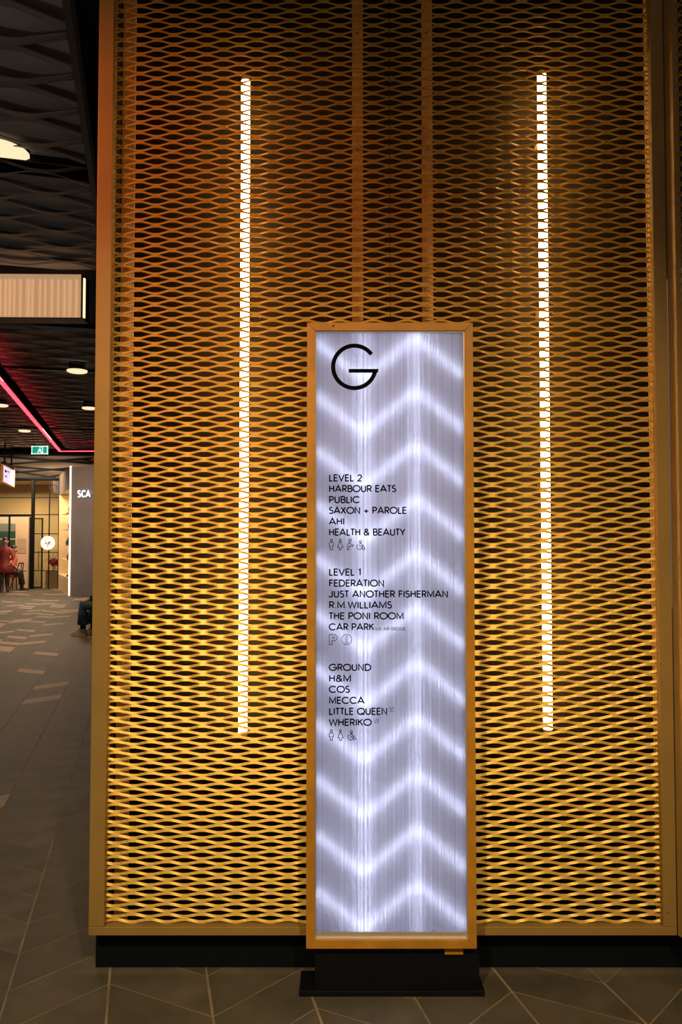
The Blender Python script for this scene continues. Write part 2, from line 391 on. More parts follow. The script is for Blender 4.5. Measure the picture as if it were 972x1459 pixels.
# ------------------------------------------------------------------ stroke lettering
def arc(cx, cy, rx, ry, a0, a1, n=None):
    n = n or max(4, int(abs(a1-a0)/9)); return [(cx+rx*math.cos(math.radians(a0+(a1-a0)*i/n)), cy+ry*math.sin(math.radians(a0+(a1-a0)*i/n))) for i in range(n+1)]
h = .5
GL = {
 'A': (.92, [[(.04, 0), (.46, 1), (.88, 0)], [(.18, .30), (.74, .30)]]),
 'B': (.68, [[(.1, 0), (.1, 1), (.36, 1)]+arc(.36, .76, .22, .24, 90, -90)+[(.1, .52)], arc(.38, .26, .25, .26, 90, -90)+[(.1, 0)]]),
 'C': (.98, [arc(.53, .5, .48, .5, 42, 318)]),
 'D': (.86, [[(.1, 0), (.1, 1), (.34, 1)]+arc(.34, .5, .46, .5, 90, -90)+[(.1, 0)]]),
 'E': (.62, [[(.56, 1), (.1, 1), (.1, 0), (.56, 0)], [(.1, .53), (.52, .53)]]),
 'F': (.58, [[(.54, 1), (.1, 1), (.1, 0)], [(.1, .53), (.5, .53)]]),
 'G': (1.04, [arc(.53, .5, .48, .5, 42, 352)+[(1.0, .47), (.56, .47)]]),
 'H': (.76, [[(.1, 0), (.1, 1)], [(.66, 0), (.66, 1)], [(.1, .53), (.66, .53)]]),
 'I': (.22, [[(.11, 0), (.11, 1)]]),
 'J': (.56, [[(.44, 1), (.44, .22)]+arc(.23, .21, .21, .21, 0, -180)]),
 'K': (.70, [[(.1, 0), (.1, 1)], [(.62, 1), (.12, .46)], [(.28, .62), (.66, 0)]]),
 'L': (.54, [[(.1, 1), (.1, 0), (.5, 0)]]),
 'M': (.98, [[(.1, 0), (.1, 1), (.49, .12), (.88, 1), (.88, 0)]]),
 'N': (.80, [[(.1, 0), (.1, 1), (.70, 0), (.70, 1)]]),
 'O': (1.04, [arc(.52, .5, .48, .5, 0, 360)]),
 'P': (.66, [[(.1, 0), (.1, 1), (.34, 1)]+arc(.34, .73, .26, .27, 90, -90)+[(.1, .46)]]),
 'Q': (1.04, [arc(.52, .5, .48, .5, 0, 360), [(.60, .24), (.98, -.04)]]),
 'R': (.68, [[(.1, 0), (.1, 1), (.34, 1)]+arc(.34, .73, .26, .27, 90, -90)+[(.1, .46)], [(.32, .46), (.62, 0)]]),
 'S': (.60, [arc(.30, .76, .20, .24, 35, 255, 16)[:-1]+arc(.30, .26, .24, .27, 75, -150, 16)]),
 'T': (.56, [[(.28, 0), (.28, 1)], [(.02, 1), (.54, 1)]]),
 'U': (.76, [[(.1, 1), (.1, .3)]+arc(.38, .29, .28, .29, 180, 360)+[(.66, 1)]]),
 'V': (.80, [[(.04, 1), (.40, 0), (.76, 1)]]),
 'W': (1.12, [[(.04, 1), (.30, 0), (.56, .95), (.82, 0), (1.08, 1)]]),
 'X': (.74, [[(.06, 0), (.66, 1)], [(.08, 1), (.68, 0)]]),
 'Y': (.74, [[(.04, 1), (.37, .46), (.70, 1)], [(.37, .46), (.37, 0)]]),
 '1': (.42, [[(.08, .86), (.26, .98), (.26, 0)]]),
 '2': (.64, [arc(.32, .72, .23, .28, 170, -30, 14)+[(.08, 0), (.58, 0)]]),
 '+': (.72, [[(.36, .08), (.36, .68)], [(.06, .38), (.66, .38)]]),
 '&': (.84, [[(.78, 0), (.22, .66)]+arc(.38, .80, .19, .19, 215, -40, 12)+[(.24, .50)]+arc(.32, .25, .24, .25, 120, 330, 12)+[(.74, .46)]]),
 '.': (.24, [[(.12, 0), (.12, .09)]]),
 ' ': (.34, []),
}
def ribbon(b, pts, wd, y=0.0, th=.0006):
    pts = [Vector(p) for p in pts]; closed = len(pts) > 3 and (pts[0]-pts[-1]).length < 1e-4
    if closed: pts = pts[:-1]
    n = len(pts); L = []; R = []
    for i, p in enumerate(pts):
        if closed: a = (p-pts[i-1]).normalized(); c = (pts[(i+1) % n]-p).normalized()
        else:
            a = (p-pts[i-1]).normalized() if i else None; c = (pts[i+1]-p).normalized() if i < n-1 else None
            a = a or c; c = c or a
        na = Vector((-a.y, a.x)); nc = Vector((-c.y, c.x)); m = (na+nc)
        m = m.normalized() if m.length > 1e-5 else na
        k = min(2.2, 1/max(.2, m.dot(na))); L.append(p+m*wd/2*k); R.append(p-m*wd/2*k)
    vs = []
    for i in range(n): vs += [(L[i].x, y, L[i].y), (R[i].x, y, R[i].y), (L[i].x, y+th, L[i].y), (R[i].x, y+th, R[i].y)]
    fs = []
    for i in range(n if closed else n-1):
        a = 4*i; c = 4*((i+1) % n); fs += [(a, a+1, c+1, c), (a+2, c+2, c+3, a+3), (a, c, c+2, a+2), (a+1, a+3, c+3, c+1)]
    if not closed: fs += [(0, 2, 3, 1), (4*n-4, 4*n-3, 4*n-1, 4*n-2)]
    b.add(vs, fs)
def text_b(txt, x0, z0, hgt, width, wt=.15, y=0.0, track=.07):
    adv = [GL[c][0] for c in txt]; total = sum(adv)+track*(len(txt)-1)
    sx = width/total if width else hgt; b = B(); x = x0
    for c, a in zip(txt, adv):
        for pl in GL[c][1]: ribbon(b, [(x+p[0]*sx, z0+wt*hgt/2+p[1]*hgt*(1-wt)) for p in pl], wt*hgt, y)
        x += (a+track)*sx
    return b

# ------------------------------------------------------------------ the directory totem
YS = 2.765
sx0 = X(437, 1352, YS); sx1 = X(679, 1352, YS); sz0 = Z(1352, YS); sz1 = Z(459.5, YS)
sx0 = (sx0+X(437, 460, YS))/2; sx1 = (sx1+X(674.5, 460, YS))/2
scx = (sx0+sx1)/2
sign = thing('directory_sign', 'tall backlit mall directory with timber frame, chevron light lines and black store list', 'sign', (scx, YS+.04, 0))
SO = Vector((scx, YS+.04, 0))
def sl(b):
    b.v = [(x-SO.x, y-SO.y, z-SO.z) for x, y, z in b.v]; return b
FW = X(449, 900, YS)-X(437, 900, YS)
ix0, ix1, iz0, iz1 = sx0+FW, sx1-FW, sz0+FW*1.0, sz1-FW
def rail(poly): return bevel(sl(B().prism(poly, 'y', YS, YS+.085)).build('frame_rail', M_TIMBER, sign), .0012)
g = .0004
rail([(sx0+g, sz1), (sx1-g, sz1), (ix1-g, iz1), (ix0+g, iz1)]); rail([(sx0+g, sz0), (sx1-g, sz0), (ix1-g, iz0), (ix0+g, iz0)])
rail([(sx0, sz0+g), (ix0, iz0+g), (ix0, iz1-g), (sx0, sz1-g)]); rail([(sx1, sz0+g), (ix1, iz0+g), (ix1, iz1-g), (sx1, sz1-g)])
kx, kz = P(475, 464.5, YS); sl(B().tube([(kx, YS-.0004, kz), (kx, YS+.001, kz)], .0042, 10)).build('timber_knot', M_KNOT, sign, label='dark knot in the timber')
# aluminium lip just inside the timber, glowing edge
lw = .0035
YD = YS+.016     # polycarbonate face
lip = B()
lip.box(ix0, ix0+lw, YS+.006, YD+.004, iz0, iz1); lip.box(ix1-lw, ix1, YS+.006, YD+.004, iz0, iz1)
lip.box(ix0, ix1, YS+.006, YD+.004, iz1-lw, iz1); lip.box(ix0, ix1, YS+.004, YD+.004, iz0, iz0+lw)
sl(lip).build('inner_trim', M_ALU, sign)
sl(B().box(ix0+lw, ix1-lw, YD-.004, YD+.001, iz0+lw, iz0+lw+.018)).build('bottom_ledge', M_ALU, sign)
# white housing
hb = B(); YH = YS+.078; t = .002
hb.box(ix0, ix1, YH, YH+t, iz0, iz1); hb.box(ix0, ix0+t, YD+.004, YH, iz0, iz1); hb.box(ix1-t, ix1, YD+.004, YH, iz0, iz1)
hb.box(ix0, ix1, YD+.004, YH, iz0, iz0+t); hb.box(ix0, ix1, YD+.004, YH, iz1-t, iz1)
sl(hb).build('light_housing', M_WHITE, sign)
sl(B().box(ix0+lw, ix1-lw, YD, YD+.0015, iz0+lw, iz1-lw)).build('fluted_panel', M_DIFF, sign)
# ribs of the twin-wall sheet
rb = B(); x = ix0+.012
while x < ix1-.006:
    rb.box(x, x+.0006, YD+.002, YD+.008, iz0+.004, iz1-.004); x += .0115
sl(rb).build('sheet_rib', M_WHITE, sign, kind='stuff')
# LED strips laid in zigzags and two uprights
YLED = YS+.0385
xV = X(518.5, 900, YS); xA = X(594.5, 900, YS)
dz = None
zA = [Z(py, YLED) for py in (482, 556.6, 631.5, 709, 786, 864, 943, 1021, 1100, 1178, 1256)]
per = (zA[0]-zA[-1])/10
dropV = Z(556.6, YLED)-Z(617, YLED)
def seg(x0, z0, x1, z1, wd):
    d = Vector((x1-x0, z1-z0)); L_ = d.length; d.normalize(); n = Vector((-d.y, d.x))*wd/2
    poly = [(x0+n.x, z0+n.y), (x1+n.x, z1+n.y), (x1-n.x, z1-n.y), (x0-n.x, z0-n.y)]
    sl(B().prism(poly, 'y', YLED, YLED+.003)).build('led_strip', M_LED, sign)
lo_, hi_ = iz0+.006, iz1-.006
sL = dropV*.87; sR = dropV*.92
def clip(x0, z0, x1, z1):
    if (z0 > hi_ and z1 > hi_) or (z0 < lo_ and z1 < lo_): return None
    def cut(xa, za, xb, zb, lim): tt = (lim-za)/(zb-za); return xa+(xb-xa)*tt, lim
    if z0 > hi_: x0, z0 = cut(x0, z0, x1, z1, hi_)
    if z1 > hi_: x1, z1 = cut(x1, z1, x0, z0, hi_)
    if z0 < lo_: x0, z0 = cut(x0, z0, x1, z1, lo_)
    if z1 < lo_: x1, z1 = cut(x1, z1, x0, z0, lo_)
    return x0, z0, x1, z1
for k in range(-2, 13):
    za = zA[0]-k*per; zv = za-dropV
    for s in ((ix0+.003, zv+sL, xV-.004, zv+.003), (xV+.004, zv+.003, xA-.004, za-.003), (xA+.004, za-.003, ix1-.003, za-sR)):
        c = clip(*s)
        if c and abs(c[2]-c[0]) > .01: seg(*c, .005)
for xx in (xV-.008, xV+.010): seg(xx, lo_, xx, hi_, .0009)
seg(xA, lo_, xA, hi_, .0022)
# the lettering
YL = YD-.0012
def px_text(txt, xa, xb, ytop, ybot, wt=.18, name='text_line', **kw):
    x0, zt = P(xa, ytop, YL); x1, zb = P(xb, ybot, YL); x0 = X(xa, (ytop+ybot)/2, YL); x1 = X(xb, (ytop+ybot)/2, YL)
    return sl(text_b(txt, x0, zb, zt-zb, x1-x0, wt, YL, **kw)).build(name, M_INK, sign)
rows = [('LEVEL 2', 516, 681), ('HARBOUR EATS', 564.5, 696.3), ('PUBLIC', 513, 712), ('SAXON + PAROLE', 579.5, 727.3), ('AHI', 491, 743), ('HEALTH & BEAUTY', 577.5, 758.3),
        ('LEVEL 1', 515, 815.3), ('FEDERATION', 547.5, 831), ('JUST ANOTHER FISHERMAN', 638.5, 846.5), ('R.M.WILLIAMS', 558.5, 862), ('THE PONI ROOM', 575.5, 877.7), ('CAR PARK', 533, 893.3),
        ('GROUND', 529, 951), ('H&M', 500.5, 966.7), ('COS', 498.5, 982.3), ('MECCA', 519.3, 998), ('LITTLE QUEEN', 552, 1013.7), ('WHERIKO', 529.5, 1029.3)]
for tx, xb, yc in rows:
    px_text(tx, 468.8, xb, yc-5.4, yc+5.2)
px_text('VIA AIR BRIDGE', 534.3, 578, 893.6, 898.4, .13)
px_text('ST', 555.3, 561.5, 1007.6, 1012.4, .14); px_text('LN', 533.6, 540, 1023.6, 1028.4, .14)
def strokes(name, lst, wd_px):
    b = B(); 
    for pl in lst: ribbon(b, [P(q[0], q[1], YL) for q in pl], wd_px*YL/FPX, YL)
    return sl(b).build(name, M_INK, sign)
strokes('underline', [[(555.3, 1013.8), (561.5, 1013.8)]], .6); strokes('underline', [[(533.6, 1029.8), (540, 1029.8)]], .6)
def circ(cx, cy, r, a0=0, a1=360, n=20): return [(cx+r*math.cos(math.radians(a0+(a1-a0)*i/n)), cy+r*math.sin(math.radians(a0+(a1-a0)*i/n))) for i in range(n+1)]
# big G
strokes('logo_letter', [circ(505, 522.7, 30.2, -36, -352, 60)[0:60]], 6.0)
x0, z0 = P(497, 525.6, YL); x1, z1 = P(539.5, 531, YL)
bb = B().prism([(x0, z0), (x1, z0), (x1-.0025, z1), (x0, z1)], 'y', YL, YL+.0006); sl(bb).build('logo_bar', M_INK, sign)
IW = .95
def man(cx, cy):
    strokes('pictogram', [circ(cx, cy-6.2, 1.6)], IW)
    strokes('pictogram', [[(cx-1.6, cy-3.4), (cx+1.6, cy-3.4), (cx+3, cy-2), (cx+3, cy+2.2), (cx+1.7, cy+2.2), (cx+1.5, cy+7.4), (cx-1.5, cy+7.4), (cx-1.7, cy+2.2), (cx-3, cy+2.2), (cx-3, cy-2), (cx-1.6, cy-3.4)]], IW)
def woman(cx, cy):
    strokes('pictogram', [circ(cx, cy-6.2, 1.6)], IW)
    strokes('pictogram', [[(cx-1, cy-3.6), (cx+1, cy-3.6), (cx+3.9, cy+3.6), (cx+1.5, cy+3.9), (cx+1.3, cy+7.4), (cx-1.3, cy+7.4), (cx-1.5, cy+3.9), (cx-3.9, cy+3.6), (cx-1, cy-3.6)]], IW)
def wheel(cx, cy):
    strokes('pictogram', [circ(cx-.3, cy-4.6, 1.7)], IW)
    strokes('pictogram', [[(cx-1.2, cy-2), (cx+1, cy-2), (cx+1.4, cy+.6), (cx+3.4, cy+.9), (cx+6, cy+5.6), (cx+3.6, cy+7), (cx+2, cy+3.2), (cx-1, cy+2.8), (cx-1.2, cy-2)]], IW)
    strokes('pictogram', [circ(cx-1.4, cy+3, 3.9, -120, -395, 18)], IW)
def parent(cx, cy):
    strokes('pictogram', [circ(cx, cy-6.2, 1.6)], IW)
    strokes('pictogram', [[(cx-.8, cy-3.8), (cx-3.8, cy), (cx-4.2, cy+7.4), (cx-1.8, cy+7.4), (cx-1.4, cy+2.2), (cx+3.6, cy+2.4), (cx+4.8, cy-.4)], [(cx-.8, cy-3.8), (cx+1.4, cy-.2), (cx+3.6, cy+.4)]], IW)
man(472.2, 776); woman(485, 776); parent(499, 776); wheel(514, 776)
man(472.2, 1047.5); woman(485.3, 1047.5); wheel(501.2, 1047.5)
strokes('pictogram', [[(469.2, 904.2), (475.6, 904.2)]+circ(476, 908.6, 4.3, -80, 80, 8)+[(473.3, 912.9), (473.3, 918.4), (469.2, 918.4), (469.2, 904.2)], circ(475.2, 908.5, 1.5)], .85)
strokes('pictogram', [circ(494, 911.3, 7.3, n=32)], .8)
strokes('pictogram', [circ(494, 907.3, 1.1), [(492.7, 909.8), (494.8, 909.8), (494.8, 915), (495.8, 915), (495.8, 916.4), (492.2, 916.4), (492.2, 915), (493.2, 915), (493.2, 911.2), (492.7, 911), (492.7, 909.8)]], .6)
# back cover, neck and foot
sl(B().box(sx0+.004, sx1-.004, YH+t, YH+.008, sz0+.004, sz1-.004)).build('back_cover', M_BLACK, sign)
sl(B().box(X(449, 1380, 2.80), X(683, 1380, 2.80), 2.80, YH, .020, sz0+.004)).build('neck', M_BLACK, sign)
gx0 = G(426.5, 1420.5); gx1 = G(690.8, 1420.5)
bevel(sl(B().box(gx0[0], gx1[0], gx0[1], 2.90, .0003, .020)).build('foot_plate', M_BLACK, sign), .0025)
sl(B().box(X(634, 1357, 2.79), X(660, 1357, 2.79), 2.79, 2.80, Z(1360, 2.79), sz0)).build('tray_reflection_block', M_TIMBER, sign)  # brown block shaped as the light reflected on the tray, not a fitting

# ------------------------------------------------------------------ ceilings of the mall
ZC1 = 5.16; ZC2 = 4.45
M_LAMP = mat('warm_ceiling_lamp', (1, .9, .7), .5, emit=(1, .78, .48), estr=.95)
e0 = Vector((X(100, 0, 5.1), 5.1))       # edge of the upper ceiling seen at the top of the frame
r = ray(100, 0); kk = (ZC1-EYE)/r.z; e0 = Vector((r.x*kk, r.y*kk))
YLB = (ZC2-EYE)*FPX/316                    # where the light box hangs
def on_edge(Y): return e0+dv*((Y-e0.y)/dv.y)
# (cross, along) -> world for the ceiling mesh
def cmap(z, y0):
    def f(V):
        out = V.copy(); u_ = V[:, 0]; s_ = V[:, 2]; out[:, 0] = nv.x*u_+dv.x*s_; out[:, 1] = nv.y*u_+dv.y*s_; out[:, 2] = z+V[:, 1]; return out
    return f
ue = e0.dot(nv)
s0 = Vector((e0.x, 3.0)).dot(dv)
sLB = Vector((X(60, 400, YLB), YLB)).dot(dv)
# slot with a lamp in the upper ceiling
sl_y0 = ((ZC1-EYE)/(ray(100, 257).z))*ray(100, 257).y; sl_y1 = ((ZC1-EYE)/(ray(100, 236).z))*ray(100, 236).y
sa = Vector((X(110, 257, sl_y0), sl_y0)).dot(dv); sb = Vector((X(110, 236, sl_y1), sl_y1)).dot(dv)
def cbox(b, u0, u1, s0_, s1_, z0, z1):
    v = [nv*u0+dv*s0_, nv*u1+dv*s0_, nv*u1+dv*s1_, nv*u0+dv*s1_]
    return b.loft([[(p.x, p.y, z0) for p in v], [(p.x, p.y, z1) for p in v]])
b = B(); cbox(b, ue-11.5, ue-.03, s0-2, sa-.01, ZC1+.06, ZC1+.12); cbox(b, ue-11.5, ue-.03, sb+.01, sLB+.24, ZC1+.06, ZC1+.12)
ceil1 = b.build('ceiling', M_SLAB, kind='structure')
link('ceiling_mesh', expanded('ceiling_mesh', M_CEIL, ue-11, ue-.06, s0, sa-.04, ue-.5, s0, 1.15, .50, .135, math.radians(75), .008, 0, mapf=cmap(ZC1+.01, 0)), ceil1, kind='stuff')
link('ceiling_mesh', expanded('ceiling_mesh', M_CEIL, ue-11, ue-.06, sb+.04, sLB-.02, ue-.5, s0, 1.15, .50, .135, math.radians(75), .008, 0, mapf=cmap(ZC1+.01, 0)), ceil1, kind='stuff')
def cbox(b, u0, u1, s0_, s1_, z0, z1):
    v = [nv*u0+dv*s0_, nv*u1+dv*s0_, nv*u1+dv*s1_, nv*u0+dv*s1_]
    return b.loft([[(p.x, p.y, z0) for p in v], [(p.x, p.y, z1) for p in v]])
cbox(B(), ue-.05, ue, s0, sLB, ZC1-.02, ZC1+.22).build('trim_1', M_CEILEDGE, kind='structure')
cbox(B(), ue-11, ue-.06, sb, sb+.02, ZC1-.01, ZC1+.22).build('trim_2', M_BLACK, kind='structure')
cbox(B(), ue-11, ue-.06, sa-.02, sa, ZC1-.005, ZC1+.22).build('trim_3', M_BLACK, kind='structure')
cbox(B(), ue-11, ue-.06, sa, sb, ZC1+.22, ZC1+.24).build('slot_lining', M_MATTE, ceil1)
lx = Vector((X(-6, 252, sl_y1), sl_y1))
lampc = nv*lx.dot(nv)+dv*(sb-.03)
ll = thing('ceiling_downlight', 'large warm half-round downlight glowing in the dark ceiling slot at the upper left', 'ceiling light', (lampc.x, lampc.y, ZC1), rotz=-AX)
half = [(math.cos(a_), -math.sin(a_)) for a_ in np.linspace(0, PI, 19)]
B().loft([[(p[0]*.33*q, p[1]*.27*q-.004, zz) for p in half] for q, zz in ((.90, -.02), (1.0, .0), (1.0, .03))]).build('lens', M_LAMP, ll)
B().loft([[(p[0]*.33, p[1]*.27-.004, zz) for p in half] for zz in (.03, .12)]).build('housing', M_BLACK, ll)
# dark high ceiling above the screen wall
B().box(-16, 6, -2.5, 30, 6.4, 6.5).build('ceiling_high', M_VOID, kind='structure')
# lower ceiling
YC2E = 24.9
uR = Vector((X(140, 600, 14), 14)).dot(nv)+2.0
lo_c = B(); cbox(lo_c, uR-12.5, uR, sLB+1.0, Vector((-9, YC2E)).dot(dv), ZC2+.13, ZC2+.20)
ceil2 = lo_c.build('ceiling_low', M_SLAB, kind='structure')
sEnd = Vector((-9, YC2E)).dot(dv)

link('ceiling_mesh', expanded('ceiling_mesh', M_CEIL, uR-12.5, uR, sLB+.5, sEnd-.2, uR-.8, sLB, 1.15, .57, .15, math.radians(76), .008, 0, mapf=cmap(ZC2+.06, 0)), ceil2, kind='stuff')
for py in (528, 583, 612):
    y = (ZC2-EYE)/ray(100, py).z*ray(100, py).y; s_ = Vector((X(100, py, y), y)).dot(dv)
    cbox(B(), uR-12.5, uR, s_-.06, s_+.06, ZC2-.02, ZC2+.02).build('cross_track', M_BLACK, ceil2)
for i, (px, py, ln, lab) in enumerate(((110, 530.5, .34, 'small warm ceiling downlight nearest the light box'), (127, 583, .30, 'small warm ceiling downlight beside the screen wall, above the red line'),
                      (1, 579, .30, 'small warm ceiling downlight at the far left, left of the red line'), (35, 615, .30, 'small warm ceiling downlight furthest down the corridor'))):
    rr_ = ray(px, py); k = (ZC2-.03-EYE)/rr_.z
    dl = thing('ceiling_downlight', lab, 'ceiling light', (rr_.x*k, rr_.y*k, ZC2-.03), group='corridor downlights')
    B().loft([[(math.cos(a_)*q, math.sin(a_)*q, zz) for a_ in np.linspace(0, 2*PI, 21)[:-1]] for q, zz in ((ln*.42, 0), (ln*.5, .012), (ln*.5, .03))]).build('lens', M_LAMP, dl)
    B().tube([(0, 0, .03), (0, 0, .3)], ln*.4, 16).build('can', M_BLACK, dl)
# light box on the ceiling step
M_FLUTE = mat('cream_backlit_acrylic', (.8, .6, .42), .5, emit=(1, .56, .29), estr=.36)
M_FLUTEB = mat('cream_backlit_ridge', (.8, .6, .42), .5, emit=(1, .58, .29), estr=.50)
M_LBEDGE = mat('bright_light_box_edge', (1, .85, .6), .5, emit=(1, .74, .40), estr=1.3)
M_BROWN = mat('dark_brown_trim', (.06, .02, .012), .5)
lb0, lb1 = X(115, 450, YLB), X(118.5, 450, YLB); lbz0 = Z(452.5, YLB); lbz1 = Z(391, YLB)
lbx = thing('light_box', 'long cream ribbed light box hung where the dark ceiling steps down', 'light box', (lb0, YLB, lbz0), rotz=math.radians(1.2))
W_ = 2.4; Hh = lbz1-lbz0
B().box(-W_, 0, 0, .25, .0, Hh).build('face', M_FLUTE, lbx)
fr = B(); x = -.05
while x > -W_: 
    wd_ = rnd.uniform(.010, .030); fr.box(x-wd_, x, -.012, 0, .01, Hh-.07); x -= rnd.uniform(.055, .10)
fr.build('ridge', M_FLUTEB, lbx, kind='stuff')
B().box(-W_, .0, 0, .02, Hh, Hh+.015).build('top_trim', M_BROWN, lbx); B().box(-W_, .0, 0, .25, -.012, 0).build('bottom_trim', M_BROWN, lbx)
B().box(.0, .02, 0, .25, -.012, Hh+.015).build('end_trim', M_BROWN, lbx)
B().box(.021, .030, .0, .25, .0, Hh+.0).build('end_cap', M_BLACK, lbx)
B().box(.030, .050, -.01, .03, .0, Hh-.05).build('edge_light', M_LBEDGE, lbx)
B().box(-14, .5, YLB+.28, YLB+.30, ZC2+.05, 6.4).build('wall_bulkhead', M_VOID, kind='structure')

# ------------------------------------------------------------------ red light line
M_RED = mat('red_light_line', (1, .1, .1), .5, emit=(1, .035, .06), estr=4)
ZR = ZC2-.18
def cpt(px, py, z=ZR):
    rr = ray(px, py); k = (z-EYE)/rr.z; return Vector((rr.x*k, rr.y*k))
p0 = cpt(-40, 496); p1 = cpt(85.5, 643.5); p0 = p1+(p0-p1)*1.0; p2 = p1+Vector((5.0, -.15))
red = thing('red_light_line', 'glowing red light line running along the dark ceiling and turning right', 'strip light', (p1.x, p1.y, ZR))
for q, nm in ((p0, 'a'), (p2, 'b')):
    d_ = (q-p1); ln = d_.length; d_.normalize(); n_ = Vector((-d_.y, d_.x))
    if nm == 'b': n_ = -n_
    def rb_(name, m, w0, w1, z0, z1):
        v = [n_*w0, n_*w1, d_*ln+n_*w1, d_*ln+n_*w0]
        return B().loft([[(p.x, p.y, z0) for p in v], [(p.x, p.y, z1) for p in v]]).build(name, m, red)
    rb_('diffuser', M_RED, -.034, .034, 0, .03)
    rb_('track', M_MATTE, .06, .20, .02, .05)
    # glow returned on the ceiling comes from a lamp line beside the diffuser
# ------------------------------------------------------------------ beam, exit sign and back wall
YX = 25.0
M_TAUPE = mat('taupe_wall', (.19, .145, .105), .7, noise=.1, nscale=2)
M_PINK = mat('pale_plaster', (.62, .44, .30), .7, noise=.06, nscale=2)
M_GREYW = mat('grey_store_wall', (.20, .17, .18), .65, noise=.12, nscale=1.5, bump=.3, bscale=40)
B().box(-16, -3, YX, YX+.3, Z(648.5, YX), ZC2+.35).build('trim_4', M_BLACK, kind='structure')
B().box(-16, -3, 26.1, 26.2, Z(684, 26.1), 5.0).build('wall_upper', M_TAUPE, kind='structure')
M_GREEN = mat('green_exit_face', (.0, .3, .22), .4, emit=(.005, .36, .25), estr=.75)
M_EXITW = mat('white_exit_symbol', (1, 1, 1), .4, emit=(.75, 1, .95), estr=.9)
YE = 22.0
ea, ez1 = P(45, 635.5, YE); eb, ez0 = P(68, 647, YE)
ex = thing('exit_sign', 'small green illuminated running-man exit sign hanging from the black beam', 'exit sign', ((ea+eb)/2, YE, ez0)); ew = (eb-ea)/2; eh = ez1-ez0
B().box(-ew, ew, 0, .06, 0, eh).build('face', M_GREEN, ex)
fb = B(); q = .022
fb.box(-ew, ew, -.004, 0, 0, q); fb.box(-ew, ew, -.004, 0, eh-q, eh); fb.box(-ew, -ew+q, -.004, 0, 0, eh); fb.box(ew-q, ew, -.004, 0, 0, eh); fb.build('border', M_EXITW, ex)
rm = B(); 
for a_, b_, r_ in (((.0, .15), (.01, .10), .016), ((.01, .10), (.05, .06), .013), ((.05, .06), (.06, .03), .011), ((.01, .10), (-.03, .07), .013), ((-.03, .07), (-.06, .05), .011), ((.0, .145), (.045, .12), .010), ((.0, .145), (-.04, .12), .010)):
    rm.tube([(a_[0], -.004, a_[1]), (b_[0], -.004, b_[1])], r_, 6)
rm.ball((.015, -.004, .19), (.018, .006, .02), 8, 6)
dfr = B().box(-.09, .09, -.003, 0, .025, .215)
rm.build('running_figure', M_EXITW, ex)
B().box(.075, .095, -.004, 0, .02, .22).build('doorway_mark', M_EXITW, ex)
for s in (-1, 1): B().tube([(s*ew*.7, .03, eh), (s*ew*.7, .03, ZC2-ez0+.0)], .008, 6).build('rod', M_BLACK, ex)
# roof truss of thin black members under the beam
YTR = 25.5
tr = thing('ceiling_truss', 'thin crossed black truss bars under the beam, above the shopfront', 'truss', (X(60, 660, YTR), YTR, Z(682, YTR)))
def trm(a_, b_, r_=.03, yo=0):
    x0, z0 = P(a_[0], a_[1], YTR+yo); x1, z1 = P(b_[0], b_[1], YTR+yo); o = tr.location
    B().tube([(x0-o.x, yo, z0-o.z), (x1-o.x, yo, z1-o.z)], r_, 6).build('truss_bar', M_BLACK, tr)
for a_, b_ in (((-30, 648), (131, 660.5)), ((-30, 664), (131, 653)), ((-20, 662), (100, 671)), ((15, 674), (100, 667)), ((20, 671), (80, 681)), ((45, 683), (100, 675)), ((118, 654), (140, 661))): trm(a_, b_, .035)
trm((-30, 682.5), (84, 682.5), .05)

# ------------------------------------------------------------------ shop with black steel glazing
YG = 25.5
M_INT = mat('warm_interior_wall', (.62, .45, .25), .8, noise=.08, nscale=1)
B().box(-15.5, -8.2, 28.6, 28.75, 0, 4.4).build('wall_shop_back', M_INT, kind='structure')
B().box(-15.5, -8.2, 26.2, 28.6, 3.66, 3.74).build('ceiling_shop', M_INT, kind='structure')
xa_, xb_ = X(-130, 800, YG), X(83, 800, YG)
zt = Z(683, YG)
shop = thing('shopfront', 'black steel-framed glass shopfront at the far end of the corridor', 'shopfront', (X(45, 840, YG), YG, 0)); so = shop.location
def sb_(name, m, pxa, pxb, pya, pyb, dy0=0, dy1=.06, label=None, par=None):
    x0, x1 = X(pxa, 800, YG), X(pxb, 800, YG); z0, z1 = Z(pyb, YG), Z(pya, YG)
    z0 = max(z0, 0.002)
    b = B().box(x0-so.x, x1-so.x, dy0, dy1, z0, z1); return b.build(name, m, par or shop, label=label)
sb_('post', M_BLACK, 43.8, 47.3, 683, 841, -.03, .09)
sb_('post', M_BLACK, 40.3, 42.4, 737, 841); sb_('post', M_BLACK, 82.2, 83.4, 683, 841)
sb_('mullion', M_BLACK, 68.4, 69.6, 683, 841, .01, .05); sb_('mullion', M_BLACK, 11, 13.2, 736, 805, .01, .05)
sb_('head_rail', M_BLACK, -130, 83.4, 682.5, 685); sb_('head_rail', M_BLACK, -130, 46, 732.6, 736)
for y in (709, 760.5, 787, 813): sb_('glazing_bar', M_BLACK, 47.3 if y > 740 else -130, 83, y-.6, y+.6, .012, .048)
sb_('glazing_bar', M_BLACK, 47.3, 83, 732.4, 733.8, .012, .048); sb_('sill_rail', M_BLACK, 47.3, 83, 839, 841)
for a_, b_ in ((-130, 43.8), (47.3, 68.4), (69.6, 82.2)):
    ys = (685, 709.6, 732.6) if a_ < 0 else (685, 709.6, 733, 761, 787.5, 813.5, 839)
    for t_, u_ in zip(ys[:-1], ys[1:]): sb_('glass_pane', M_GLASS, a_, b_, t_, u_-1.2, .028, .034)
